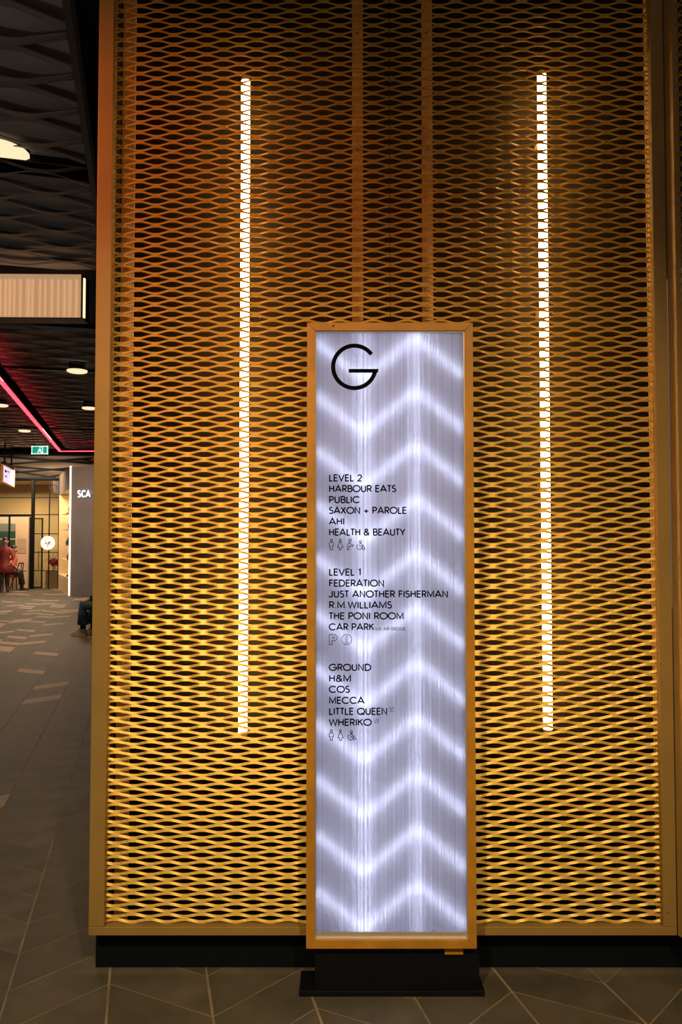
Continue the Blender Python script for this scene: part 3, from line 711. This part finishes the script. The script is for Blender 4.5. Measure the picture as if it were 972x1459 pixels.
# open door leaf in front of the glazing
dr = thing('door_leaf', 'narrow black-framed glass door leaf standing open beside the shopfront post', 'door', (X(47.5, 840, YG-.12), YG-.12, 0))
YDk = YG-.12; do = dr.location
def db(name, m, pxa, pxb, pya, pyb, d0=0, d1=.04, par=None):
    return B().box(X(pxa, 800, YDk)-do.x, X(pxb, 800, YDk)-do.x, d0, d1, max(.004, Z(pyb, YDk)), Z(pya, YDk)).build(name, m, par or dr)
db('stile', M_BLACK, 47.2, 48.2, 738, 838); db('stile', M_BLACK, 58.6, 60.2, 738, 838)
db('top_rail', M_BLACK, 48.2, 58.6, 738, 739.8); db('bottom_rail', M_BLACK, 48.2, 58.6, 836, 838); db('glass_pane', M_GLASS, 48.2, 58.6, 740, 836, .015, .021)
db('handle', M_BLACK, 55.2, 55.9, 785, 811, -.05, -.03)
# round lit shop sign
YR = YG-.24
rx, rz = P(67.6, 773.6, YR); rr_ = 9.6*YR/FPX
M_ROUND = mat('cream_lit_disc', (1, .95, .85), .5, emit=(1, .78, .50), estr=.85)
M_INKB = mat('brown_sign_ink', (.06, .035, .02), .6)
rs = thing('round_sign', 'round glowing cream shop sign hanging on the black-framed glazing', 'sign', (rx, YR, rz))
B().tube([(0, 0, 0), (0, .07, 0)], rr_, 32).build('lit_disc', M_ROUND, rs)
b = B(); s = rr_/9.6
for pl in ([(-4, -3), (-2.2, 4), (-.4, -3)], [(-3.3, -.6), (-1.2, -.6)], [(.8, 2), (.8, -3.6), (.2, -5), (-.8, -5)], [(2, .2), (4.2, .4), (3.4, 1.8), (2.2, 1.2), (2, -1), (3, -2.2), (4.2, -1.6)]):
    ribbon(b, [(p[0]*s, p[1]*s) for p in pl], 1.0*s, -.003, .002)
b.build('lettering', M_INKB, rs)
# pale pillar with a notice
pl0, pl1 = X(21.5, 800, 25.42), X(40, 800, 25.42)
B().box(pl0, pl1, 25.42, 25.9, 0, Z(736.5, 25.42)).build('wall_pillar', M_PINK, kind='structure')
M_NOTE = mat('taupe_notice', (.46, .33, .24), .6); M_NOTEP = mat('pink_notice_ink', (.45, .22, .18), .6)
nx0, nz0 = P(24, 788, 25.41); nx1, nz1 = P(38, 767, 25.41)
nt_ = thing('wall_notice', 'faint taupe notice with pink lettering on the pale pillar', 'notice', ((nx0+nx1)/2, 25.41, nz0))
B().box(nx0-(nx0+nx1)/2, nx1-(nx0+nx1)/2, 0, .01, 0, nz1-nz0).build('board', M_NOTE, nt_)
for (a_, b_, c_) in ((-.10, .13, .12), (-.05, .10, .38)):
    ribb = B(); x = a_
    while x < b_: ribb.box(x, x+.018, -.002, 0, c_, c_+.05); x += .032
    ribb.build('lettering', M_NOTEP, nt_)
# interior panels seen through the left opening
M_TEAL = mat('dark_teal_curtain', (.05, .12, .10), .8); M_PALE = mat('pale_blind', (.75, .72, .62), .6); M_GREYB = mat('grey_panel', (.32, .34, .32), .6)
ip = thing('display_backdrop', 'pale, grey and dark teal banded display backdrop left of the pillar', 'backdrop', (X(5, 800, 26.6), 26.6, 0)); io = ip.location
for nm, m_, ya, yb in (('top_band', M_PALE, 737, 746), ('grey_band', M_GREYB, 746, 757), ('teal_band', M_TEAL, 757, 767), ('light_band', M_PALE, 767, 769), ('dark_band', M_TEAL, 769, 812), ('base_band', M_INT, 812, 841)):
    B().box(X(-120, 800, 26.6)-io.x, X(24, 800, 26.6)-io.x, 0, .05, max(0.003, Z(yb, 26.6)), Z(ya, 26.6)).build(nm, m_, ip)
# easel stand
ea_ = thing('easel_stand', 'thin black A-shaped stand beside the pale pillar', 'stand', (X(27, 840, 24.5), 24.5, 0)); eo = ea_.location
def el(nm, a_, b_, r_=.014, dy=0):
    x0, z0 = P(a_[0], a_[1], 24.5); x1, z1 = P(b_[0], b_[1], 24.5); B().tube([(x0-eo.x, 0, z0), (x1-eo.x, dy, max(z1, .02))], r_, 6).build(nm, M_BLACK, ea_)
el('leg', (27.5, 802.5), (16, 842), .014, -.15); el('leg', (33.5, 802.5), (32, 842), .014, -.15); el('leg', (30.5, 803), (25, 841), .012, .2)
el('top_bar', (27, 802.5), (34, 802.5), .022); el('ledge', (30.5, 813.5), (37.5, 814), .014); el('knob', (22, 820), (21.4, 822), .03); el('knob', (32.8, 819), (32.7, 822), .03)
# chair / plant like red display on the right pane, with a low table
M_REDC = mat('dark_red_fabric', (.35, .02, .02), .6); M_YEL = mat('yellow_glaze', (.8, .45, .04), .4)
vs_ = thing('flower_vase', 'dark red blossom with thin twigs behind the round sign', 'vase', (X(76, 815, 26.4), 26.4, Z(812, 26.4)))
vx = vs_.location
b = B()
for c_, r_ in (((0, 0, .22), .11), ((.10, .02, .28), .10), ((-.08, 0, .30), .08), ((.16, 0, .2), .08), ((.02, .03, .34), .07)): b.ball(c_, (r_, r_*.8, r_), 8, 6)
b.build('blossom', M_REDC, vs_)
b = B()
for q in ((-.28, 0, .42), (-.2, .03, .58), (-.02, 0, .62), (.1, 0, .55), (-.3, -.05, .35)): b.tube([(0, 0, .1), (q[0]*.5, q[1], q[2]*.7), q], [.012, .009, .004], 5)
b.build('twig', M_DARKBOLT, vs_, kind='stuff')
B().tube([(0, 0, 0), (0, 0, .05), (0, 0, .12), (0, 0, .17)], [.05, .08, .06, .03], 12).build('vase_body', M_YEL, vs_)
tb = thing('display_table', 'low cream display block behind the glazing under the red blossom', 'table', (X(76, 815, 26.4), 26.4, 0))
zt2 = vx.z
B().box(-.22, .35, -.2, .25, zt2-.04, zt2).build('tabletop', M_PALE, tb); B().box(-.20, .33, -.18, .23, .0, zt2-.04).build('block', M_INT, tb)
for q, m_, lab in ((-.12, M_YEL, 'small amber bowl on the low display block, left of the vase'), (.2, M_PALE, 'small cream bowl on the low display block, right of the vase')):
    B().tube([(vx.x+q, 26.4-.12, zt2), (vx.x+q, 26.4-.12, zt2+.03), (vx.x+q, 26.4-.12, zt2+.07)], [.02, .045, .055], 12).build('bowl', m_, label=lab, cat='bowl')

# ------------------------------------------------------------------ grey store with lit edge, letters and display niche
YQ = 22.4
qx = X(99.5, 848, YQ); qz = Z(665, YQ)
B().box(qx, -3.0, YQ, YQ+.25, 0, qz).build('wall_store', M_GREYW, kind='structure')
M_STRIP = mat('cream_edge_light', (1, .9, .75), .5, emit=(1, .80, .52), estr=2.4)
es = B().box(X(97.6, 848, YQ), qx, YQ-.02, YQ+.05, .01, qz+.02).build('edge_light', M_STRIP, label='thin vertical cream light line on the corner of the grey store wall', cat='strip light')
M_SCA = mat('white_lit_letter', (1, 1, 1), .4, emit=(.80, .90, 1), estr=1.2)
sg = thing('store_letters', 'white lit store letters SCA on the grey wall beside the screen wall', 'sign', (X(110, 703, YQ-.08), YQ-.06, Z(709, YQ)))
x0 = X(110.5, 703, YQ-.06)
hgt = Z(698.5, YQ)-Z(709, YQ)
for ch, pa, pb in (('S', 110.8, 115.2), ('C', 116.6, 121.8), ('A', 122.6, 128.8)):
    b = text_b(ch, X(pa, 703, YQ-.06)-sg.location.x, 0, hgt, X(pb, 703, YQ)-X(pa, 703, YQ), .17, -.01)
    b.build('letter', M_SCA, sg)
    o_ = b.v
B().box(0, .5, .03, .055, hgt*.3, hgt*.4).build('mounting_rail', M_GREYW, sg)
# oblique display niche
n0 = Vector((X(83.6, 841, YG), YG-.05)); n1 = Vector((X(97.4, 847, YQ), YQ+.03))
nd = (n1-n0); nl = nd.length; nd.normalize(); nn = Vector((nd.y, -nd.x))*-1   # into the store (to the right/back)
if nn.x < 0: nn = -nn
M_NICHE = mat('cream_niche', (.78, .60, .36), .6, noise=.05); M_HEAD = mat('brown_header', (.13, .10, .08), .6)
nch = thing('display_niche', 'tall cream display niche with shelves beside the black glazing', 'shelving', (n0.x, n0.y, 0))
def nb(nm, m_, a0, a1, d0, d1, z0, z1, par=None):
    v = [nd*a0+nn*d0, nd*a1+nn*d0, nd*a1+nn*d1, nd*a0+nn*d1]
    return B().loft([[(p.x, p.y, z0) for p in v], [(p.x, p.y, z1) for p in v]]).build(nm, m_, par or nch)
zh = 3.1
nb('header', M_HEAD, 0, nl, 0, .5, zh, 3.75); nb('back_panel', M_NICHE, 0, nl, .45, .5, .05, zh); nb('side_panel', M_NICHE, 0, .04, 0, .45, .05, zh); nb('side_panel', M_NICHE, nl-.04, nl, 0, .45, .05, zh)
nb('base', M_NICHE, 0, nl, 0, .45, 0, .5)
shz = [.5, 1.02, 1.45, 1.95, 2.45]
for z in shz[1:]: nb('shelf', M_NICHE, .5, nl-.04, .02, .44, z-.025, z)
pp = n0+nd*(nl*.5)+nn*.25
lamp('niche_light_and_fill', 'AREA', (pp.x-.1, pp.y, 3.05), 26, (1, .80, .5), rot=(0, 0, 0), size=.4)
pp2 = n0+nd*(nl*.5)-nn*.5
lamp('niche_light_and_fill', 'AREA', (pp2.x, pp2.y, 2.8), 10, (1, .80, .5), aim=(pp.x, pp.y, 1.2), size=.4)  # added fill lamp in front of the niche, brightens its cream panels
M_HB = [mat('green_leather', (.06, .09, .06), .5), mat('tan_leather', (.25, .10, .05), .5), mat('dark_red_leather', (.28, .05, .03), .5), mat('black_leather', (.02, .02, .02), .5)]
labs = ['dark green handbag on the upper shelf of the niche', 'tan handbag on the middle shelf of the niche', 'dark red handbag on the lower shelf of the niche', 'tan handbag on the highest shelf of the niche']
for (z, m_, lab, pos) in ((1.45, M_HB[0], labs[0], .62), (1.02, M_HB[2], labs[2], .72), (1.95, M_HB[1], labs[1], .8), (2.45, M_HB[1], labs[3], .8)):
    p = n0+nd*(nl*pos)+nn*.2
    hbg = thing('handbag', lab, 'handbag', (p.x, p.y, z), group='handbags in the niche')
    e = .16
    B().loft([[(-e, -.06, 0), (e, -.06, 0), (e, .06, 0), (-e, .06, 0)], [(-e*1.05, -.07, .1), (e*1.05, -.07, .1), (e*1.05, .07, .1), (-e*1.05, .07, .1)], [(-e*.7, -.03, .24), (e*.7, -.03, .24), (e*.7, .03, .24), (-e*.7, .03, .24)]]).build('bag_body', m_, hbg)
    B().tube([(math.cos(a_)*.07, 0, .235+math.sin(a_)*.11) for a_ in np.linspace(0, PI, 9)], .009, 6).build('handle', m_, hbg)
for k, (pos, z) in enumerate(((.66, .5), (.84, .5))):
    p = n0+nd*(nl*pos)+nn*.2
    bt = thing('boot', ('tall black boot on the bottom shelf of the niche, nearer the glazing', 'tall black boot on the bottom shelf of the niche, nearer the light line')[k], 'boot', (p.x, p.y, z), group='boots in the niche')
    B().tube([(0, 0, .03), (0, 0, .1), (0, 0, .25), (0, 0, .42)], [.04, .04, .05, .06], 10).build('shaft', M_HB[3], bt)
    B().loft([[(-.17, -.035, 0), (.045, -.035, 0), (.045, .035, 0), (-.17, .035, 0)], [(-.15, -.03, .05), (.04, -.035, .08), (.04, .035, .08), (-.15, .03, .05)]]).build('foot', M_HB[3], bt)

# ------------------------------------------------------------------ hanging directional sign at the far left
YHs = 15.0
M_HFACE = mat('white_blue_lit_face', (.9, .9, 1), .4, emit=(.62, .68, 1.0), estr=.72)
def hs_pt(px, py, Y): x, z = P(px, py, Y); return Vector((x, Y, z))
D1 = 22.0
A3 = hs_pt(5.0, 662.6, D1); A4 = hs_pt(5.0, 686.3, D1)
hp = thing('hanging_sign', 'white lit directional sign with an orange timber edge hanging at the far left', 'sign', (A3.x, D1, A4.z))
Lh = .0907*D1; Hs = A3.z-A4.z; th_ = .072
def hb_(nm, m_, a0, a1, w0, w1, z0, z1):
    v = [dv*a0+nv*w0, dv*a1+nv*w0, dv*a1+nv*w1, dv*a0+nv*w1]
    return B().loft([[(p.x, p.y, z0) for p in v], [(p.x, p.y, z1) for p in v]]).build(nm, m_, hp)
M_TIMBL = mat('orange_timber_edge', (.62, .24, .04), .5, noise=.15, nscale=8)
hb_('timber_edge', M_TIMBL, -.03, 0, -th_, 0, -.03, Hs+.03); hb_('timber_edge', M_TIMBL, Lh, Lh+.03, -th_, 0, -.03, Hs+.03)
hb_('timber_edge', M_TIMBL, 0, Lh, -th_, 0, -.03, 0); hb_('timber_edge', M_TIMBL, 0, Lh, -th_, 0, Hs, Hs+.03)
hb_('lit_face', M_HFACE, 0, Lh, -th_+.01, -.004, 0, Hs)
for (a0, a1, z0, z1) in ((.25, .55, .30, .37), (.3, .6, .17, .21), (.85, 1.0, .33, .38), (.62, .72, .33, .37)):
    hb_('lettering', M_INK, a0, a1, -.004, -.002, z0, z1)
for a_ in (.4, 1.6): hb_('hanger', M_BLACK, a_, a_+.05, -.06, -.02, Hs+.03, ZC2+.0-A4.z)
hb_('hanger_box', M_BLACK, .2, 1.9, -.10, .02, Hs+.03, Hs+.12)

# ------------------------------------------------------------------ people
M_SKIN = mat('skin', (.50, .27, .17), .55); M_HAIR = mat('black_hair', (.015, .010, .008), .5)
M_DRESS = mat('red_patterned_dress', (.22, .02, .018), .7, noise=.5, nscale=9)
M_CORAL = mat('coral_knit', (.55, .12, .09), .8, noise=.15, nscale=12); M_DKLEG = mat('dark_trouser', (.03, .03, .035), .7)
M_BOOT = mat('dark_boot', (.03, .028, .03), .5); M_WBAG = mat('white_cloth_bag', (.75, .68, .6), .7)
M_DENIM = mat('teal_denim', (.025, .06, .085), .8, noise=.25, nscale=25); M_SHOE = mat('tan_sneaker', (.42, .28, .20), .6, noise=.3, nscale=30)
M_SOLE = mat('pale_sole', (.5, .38, .3), .6); M_JACK = mat('black_jacket', (.02, .022, .028), .7); M_SOCK = mat('black_sock', (.01, .01, .012), .8)
def skin_body(name, joints, edges, root, m, parent):
    names = list(joints); me = bpy.data.meshes.new(name)
    me.from_pydata([joints[k][0] for k in names], [(names.index(a), names.index(b)) for a, b in edges], []); me.update()
    o = link(name, me, parent); me.materials.append(m)
    md = o.modifiers.new('skin', 'SKIN'); md.use_smooth_shade = True; md.branch_smoothing = .4
    sv_ = me.skin_vertices[0].data
    for i, k in enumerate(names):
        sv_[i].radius = (joints[k][1], joints[k][1]); sv_[i].use_root = (k == root)
    ss_ = o.modifiers.new('sub', 'SUBSURF'); ss_.levels = 1; ss_.render_levels = 2
    return o
def hand(J, E, side, wr, fwd, lat, curl=Vector((0, 0, -1))):
    """palm and five fingers grown from the wrist joint"""
    fwd = Vector(fwd).normalized(); lat = Vector(lat).normalized(); curl = Vector(curl).normalized()
    wv = Vector(J[wr][0]); pm = wv+fwd*.055
    J[side+'palm'] = (tuple(pm), .022); E.append((wr, side+'palm'))
    for i, (o_, l_) in enumerate(((-.030, .062), (-.010, .074), (.010, .070), (.029, .054))):
        a_ = pm+lat*o_+fwd*.040; b_ = a_+fwd*l_*.55+curl*.010; c_ = b_+fwd*l_*.35+curl*l_*.4
        for nm, q, r_ in (('k', a_, .0095), ('m', b_, .0085), ('t', c_, .007)): J[f'{side}f{i}{nm}'] = (tuple(q), r_)
        E += [(side+'palm', f'{side}f{i}k'), (f'{side}f{i}k', f'{side}f{i}m'), (f'{side}f{i}m', f'{side}f{i}t')]
    a_ = wv+fwd*.035-lat*.038; b_ = a_+fwd*.030-lat*.018+curl*.01
    J[side+'th0'] = (tuple(a_), .011); J[side+'th1'] = (tuple(b_), .009); E += [(side+'palm', side+'th0'), (side+'th0', side+'th1')]
def face(parent, c, d, hair_len=.18, r=(.078, .095, .115)):
    """head on centre c looking along horizontal direction d"""
    d = Vector(d).normalized(); l_ = Vector((-d.y, d.x, 0)); c = Vector(c)
    hair = B(); hair.ball(c-d*.038+Vector((0, 0, .028)), (r[1]*1.0, r[1]*1.0, r[2]*1.02), 12, 9)
    hair.tube([c-d*.06+Vector((0, 0, .03)), c-d*.085-Vector((0, 0, .06)), c-d*.085-Vector((0, 0, .06+hair_len))], [.075, .07, .04], 10)
    hair.build('hair', M_HAIR, parent, smooth=True)
    for s_ in (-1, 1):
        B().ball(c+d*.082+l_*.032*s_+Vector((0, 0, .004)), (.011, .011, .007), 8, 5).build('eye', M_HAIR, parent)
        B().ball(c+l_*.080*s_-Vector((0, 0, .005)), (.012, .02, .030), 8, 5).build('ear', M_SKIN, parent)
    B().loft([[tuple(c+d*.078+l_*a_+Vector((0, 0, b_))) for a_, b_ in ((-.006, .012), (.006, .012), (.016, -.030), (-.016, -.030))],
              [tuple(c+d*q+l_*a_+Vector((0, 0, b_))) for a_, b_, q in ((-.004, .008, .095), (.004, .008, .095), (.008, -.026, .114), (-.008, -.026, .114))]]).build('nose', M_SKIN, parent)
    B().ball(c+d*.086-Vector((0, 0, .053)), (.010, .026, .007) if abs(d.x) > .7 else (.026, .010, .007), 8, 5).build('mouth', M_REDC, parent)

# woman in a red dress walking in front of the shop
YW = 24.0; wx = X(6.0, 838, YW)
ps = thing('person', 'woman in a red patterned dress and dark tall boots walking by the shopfront', 'person', (wx, YW, 0), rotz=math.radians(12))
J = {'pelvis': ((0, 0, .93), .12), 'waist': ((0, 0, 1.07), .105), 'chest': ((0, 0, 1.25), .115), 'neckb': ((0, 0, 1.38), .06), 'neck': ((.01, -.01, 1.44), .045), 'headl': ((.02, -.02, 1.50), .068), 'headc': ((.025, -.025, 1.565), .082), 'headt': ((.02, -.02, 1.63), .06),
     'lh': ((-.09, 0, .88), .085), 'lk': ((-.07, -.08, .50), .058), 'la': ((-.07, -.02, .09), .04), 'lt': ((-.04, -.17, .035), .032),
     'rh': ((.09, 0, .88), .085), 'rk': ((.08, -.01, .49), .058), 'ra': ((.07, .12, .11), .04), 'rt': ((.11, -.02, .035), .032),
     'lsh': ((-.17, 0, 1.33), .055), 'lel': ((-.22, .03, 1.07), .042), 'lwr': ((-.21, -.04, .86), .028),
     'rsh': ((.17, 0, 1.33), .055), 'rel': ((.24, .04, 1.09), .042), 'rwr': ((.20, -.10, .95), .028)}
E = [('pelvis', 'waist'), ('waist', 'chest'), ('chest', 'neckb'), ('neckb', 'neck'), ('neck', 'headl'), ('headl', 'headc'), ('headc', 'headt'), ('pelvis', 'lh'), ('lh', 'lk'), ('lk', 'la'), ('la', 'lt'),
     ('pelvis', 'rh'), ('rh', 'rk'), ('rk', 'ra'), ('ra', 'rt'), ('chest', 'lsh'), ('lsh', 'lel'), ('lel', 'lwr'), ('chest', 'rsh'), ('rsh', 'rel'), ('rel', 'rwr')]
hand(J, E, 'l', 'lwr', (0, -.25, -1), (0, 1, 0), (.6, 0, 0)); hand(J, E, 'r', 'rwr', (-.2, -.5, -.8), (0, 1, -.3), (-.6, 0, 0))
skin_body('body', J, E, 'pelvis', M_SKIN, ps)
def ring(cx, cy, z, rx_, ry_, n=18, wob=0, ph=0): return [(cx+(rx_*(1+wob*math.cos(5*a_+ph)))*math.cos(a_), cy+(ry_*(1+wob*math.cos(5*a_+ph)))*math.sin(a_), z) for a_ in np.linspace(0, 2*PI, n+1)[:-1]]
B().loft([ring(.01, -.03, .60, .25, .22, wob=.08), ring(.0, -.01, .80, .215, .185, wob=.05), ring(0, 0, .95, .18, .155), ring(0, 0, 1.08, .145, .13), ring(0, 0, 1.25, .185, .145), ring(0, 0, 1.37, .17, .105), ring(0, 0, 1.415, .075, .07)]).build('dress', M_DRESS, ps, smooth=True)
for sh_, el_, wr_ in (('lsh', 'lel', 'lwr'), ('rsh', 'rel', 'rwr')):
    B().tube([J[sh_][0], J[el_][0], tuple(Vector(J[el_][0]).lerp(Vector(J[wr_][0]), .8))], [.075, .060, .046], 10).build('sleeve', M_DRESS, ps, smooth=True)
for k_, a_, t_ in (('lk', 'la', 'lt'), ('rk', 'ra', 'rt')):
    kk_, aa_, tt_ = Vector(J[k_][0]), Vector(J[a_][0]), Vector(J[t_][0])
    B().tube([kk_+Vector((0, 0, .10)), kk_, kk_.lerp(aa_, .45), aa_, aa_.lerp(tt_, .5)-Vector((0, 0, .005)), tt_+(tt_-aa_)*.25], [.078, .074, .072, .052, .045, .034], 10).build('boot', M_BOOT, ps, smooth=True)
face(ps, J['headc'][0], (.35, -.94, 0), .16)
bagp = Vector(J['lpalm'][0])
wb = thing('bag', 'white cloth bag carried by the woman in the red dress', 'bag', tuple(ps.matrix_basis @ Vector((bagp.x-.03, bagp.y, bagp.z-.03)))); wb.location = Vector((wx, YW, 0))+Matrix.Rotation(math.radians(12), 3, 'Z') @ Vector((bagp.x-.02, bagp.y-.02, bagp.z-.04))
B().loft([ring(0, 0, -.42, .10, .16, 12), ring(0, 0, -.30, .11, .17, 12), ring(0, 0, -.10, .07, .13, 12)]).build('bag_body', M_WBAG, wb, smooth=True)
B().tube([(0, math.cos(a_)*.09, -.12+math.sin(a_)*.14) for a_ in np.linspace(0, PI, 9)], .008, 6).build('handle', M_WBAG, wb)

def seated(o, seat_z, knee, ankle, toe, top_m, leg_m, sx, lean, hand_at, scale=1.0, cuff=None):
    """figure sitting, facing sx along X (sx=-1: towards the left); hips at origin of o"""
    hz = seat_z+.10
    ch = Vector((sx*lean, 0, hz+.40)); nb_ = ch+Vector((sx*lean*.22, 0, .12)); hd = nb_+Vector((sx*(.05+lean*.12), 0, .19))
    J = {'pelvis': ((0, 0, hz), .12), 'waist': ((sx*lean*.35, 0, hz+.16), .105), 'chest': (tuple(ch), .12), 'neckb': (tuple(nb_), .06), 'neck': (tuple(nb_+Vector((sx*.02, 0, .07))), .048), 'headl': (tuple(hd-Vector((0, 0, .06))), .07), 'headc': (tuple(hd), .085), 'headt': (tuple(hd+Vector((0, 0, .07))), .06)}
    E = [('pelvis', 'waist'), ('waist', 'chest'), ('chest', 'neckb'), ('neckb', 'neck'), ('neck', 'headl'), ('headl', 'headc'), ('headc', 'headt')]
    for s_, dx in (('l', 0), ('r', .10)):
        y_ = -.10 if s_ == 'l' else .12
        J[s_+'h'] = ((sx*.05, y_*.8, hz-.01), .085); J[s_+'k'] = ((sx*(knee[0]-dx), y_, knee[1]), .062); J[s_+'a'] = ((sx*(ankle[0]-dx), y_, ankle[1]), .040); J[s_+'t'] = ((sx*(toe-dx), y_, .045), .034)
        E += [('pelvis', s_+'h'), (s_+'h', s_+'k'), (s_+'k', s_+'a'), (s_+'a', s_+'t')]
        sh = ch+Vector((0, y_*1.7, .07)); ha = Vector((sx*(hand_at[0]-dx), y_*.9, hand_at[1])); el_ = sh.lerp(ha, .5)+Vector((-sx*.06, y_*.4, -.08))
        J[s_+'s'] = (tuple(sh), .055); J[s_+'e'] = (tuple(el_), .043); J[s_+'w'] = (tuple(ha), .028)
        E += [('chest', s_+'s'), (s_+'s', s_+'e'), (s_+'e', s_+'w')]
        hand(J, E, s_, s_+'w', (sx, 0, -.25), (0, 1, 0), (0, 0, -1))
    skin_body('body', J, E, 'pelvis', M_SKIN, o)
    V_ = lambda k: Vector(J[k][0])
    tp = B(); rr2 = []
    def oring(c_, a_, b_, tilt): return [(c_.x+math.cos(q)*a_*math.cos(tilt), c_.y+math.sin(q)*b_, c_.z-math.cos(q)*a_*math.sin(tilt)*sx) for q in np.linspace(0, 2*PI, 17)[:-1]]
    tl = math.atan2(lean, .4)
    tp.loft([oring(V_('pelvis')+Vector((0, 0, -.02)), .155, .19, tl), oring(V_('waist'), .135, .16, tl), oring(V_('chest'), .145, .20, tl), oring(V_('chest').lerp(V_('neckb'), .75), .10, .15, tl), oring(V_('neckb')+Vector((0, 0, .02)), .07, .07, tl)])
    tp.build('top', top_m, o, smooth=True)
    for s_ in 'lr':
        B().tube([V_(s_+'s'), V_(s_+'e'), V_(s_+'e').lerp(V_(s_+'w'), .75)], [.078, .062, .048], 10).build('sleeve', top_m, o, smooth=True)
        B().tube([V_(s_+'h')-Vector((sx*.02, 0, 0)), V_(s_+'h').lerp(V_(s_+'k'), .6), V_(s_+'k')+Vector((sx*.01, 0, 0)), V_(s_+'k').lerp(V_(s_+'a'), .3), V_(s_+'k').lerp(V_(s_+'a'), .82)], [.105, .095, .085, .085, .095 if cuff is None else .095], 12).build('trouser_leg', leg_m, o, smooth=True)
        B().tube([V_(s_+'k').lerp(V_(s_+'a'), .78), V_(s_+'a')], [.05, .046], 10).build('sock', M_SOCK, o)
        a_, t_ = V_(s_+'a'), V_(s_+'t'); f = B(); dx_ = t_.x-a_.x
        def sr(x, hw, z0, z1): return [(x, a_.y-hw, z0), (x, a_.y+hw, z0), (x, a_.y+hw*.75, z1), (x, a_.y-hw*.75, z1)]
        f.loft([sr(a_.x-sx*.06, .035, .02, .10), sr(a_.x-sx*.02, .042, .02, .125), sr(a_.x+dx_*.4, .046, .02, .10), sr(a_.x+dx_*.8, .050, .02, .075), sr(a_.x+dx_+sx*.05, .035, .02, .05)])
        f.build('shoe', M_SHOE if leg_m is M_DENIM else M_BOOT, o, smooth=False)
        B().loft([[(a_.x-sx*.07, a_.y-.042, z), (a_.x+dx_*.8, a_.y-.053, z), (a_.x+dx_+sx*.06, a_.y-.03, z), (a_.x+dx_+sx*.06, a_.y+.03, z), (a_.x+dx_*.8, a_.y+.053, z), (a_.x-sx*.07, a_.y+.042, z)] for z in (.001, .021)]).build('sole', M_SOLE if leg_m is M_DENIM else M_BOOT, o)
    face(o, J['headc'][0], (sx, 0, 0), .03)

# person in teal denim sitting on a bench behind the screen wall
YP = 13.1
kx_ = X(121.5, 862, YP); 
p2_ = thing('person', 'seated person in teal denim and tan sneakers, mostly hidden behind the screen wall edge', 'person', (kx_+.56, YP, 0))
seated(p2_, .40, (.56, .51), (.56, .12), .70, M_JACK, M_DENIM, -1, .12, (.48, .60))
bn = thing('bench', 'low timber bench under the seated person in teal denim', 'bench', (kx_+.78, YP, 0))
M_BENCH = mat('brown_bench_timber', (.20, .11, .05), .6, noise=.2, nscale=10)
B().box(-.35, .7, -.25, .28, .36, .40).build('seat', M_BENCH, bn)
for x_ in (-.30, .62): B().box(x_, x_+.05, -.22, .25, .0, .36).build('leg', M_BLACK, bn)
# person in a coral knit sitting by the pillar
YC = 25.0
p3 = thing('person', 'seated person in a coral knit top and dark trousers beside the pale pillar', 'person', (X(13.5, 812, YC), YC, 0))
seated(p3, .50, (.36, .56), (.42, .10), .56, M_CORAL, M_DKLEG, 1, .06, (.20, .74))
p3.location.x = X(15.5, 812, YC)
st = thing('stool', 'low red-topped stool under the seated person in coral', 'stool', (p3.location.x-.03, YC, 0))
B().box(-.2, .2, -.2, .2, .40, .50).build('cushion', M_REDC, st)
for a_ in (-1, 1):
    for b_ in (-1, 1): B().tube([(a_*.16, b_*.16, 0), (a_*.15, b_*.15, .40)], .015, 6).build('leg', M_BLACK, st)
# side wall of the corridor behind the screen wall and far left wall
B().box(-16.2, -16, 1, 30, 0, 6.4).build('wall_left', M_GREYW, kind='structure')
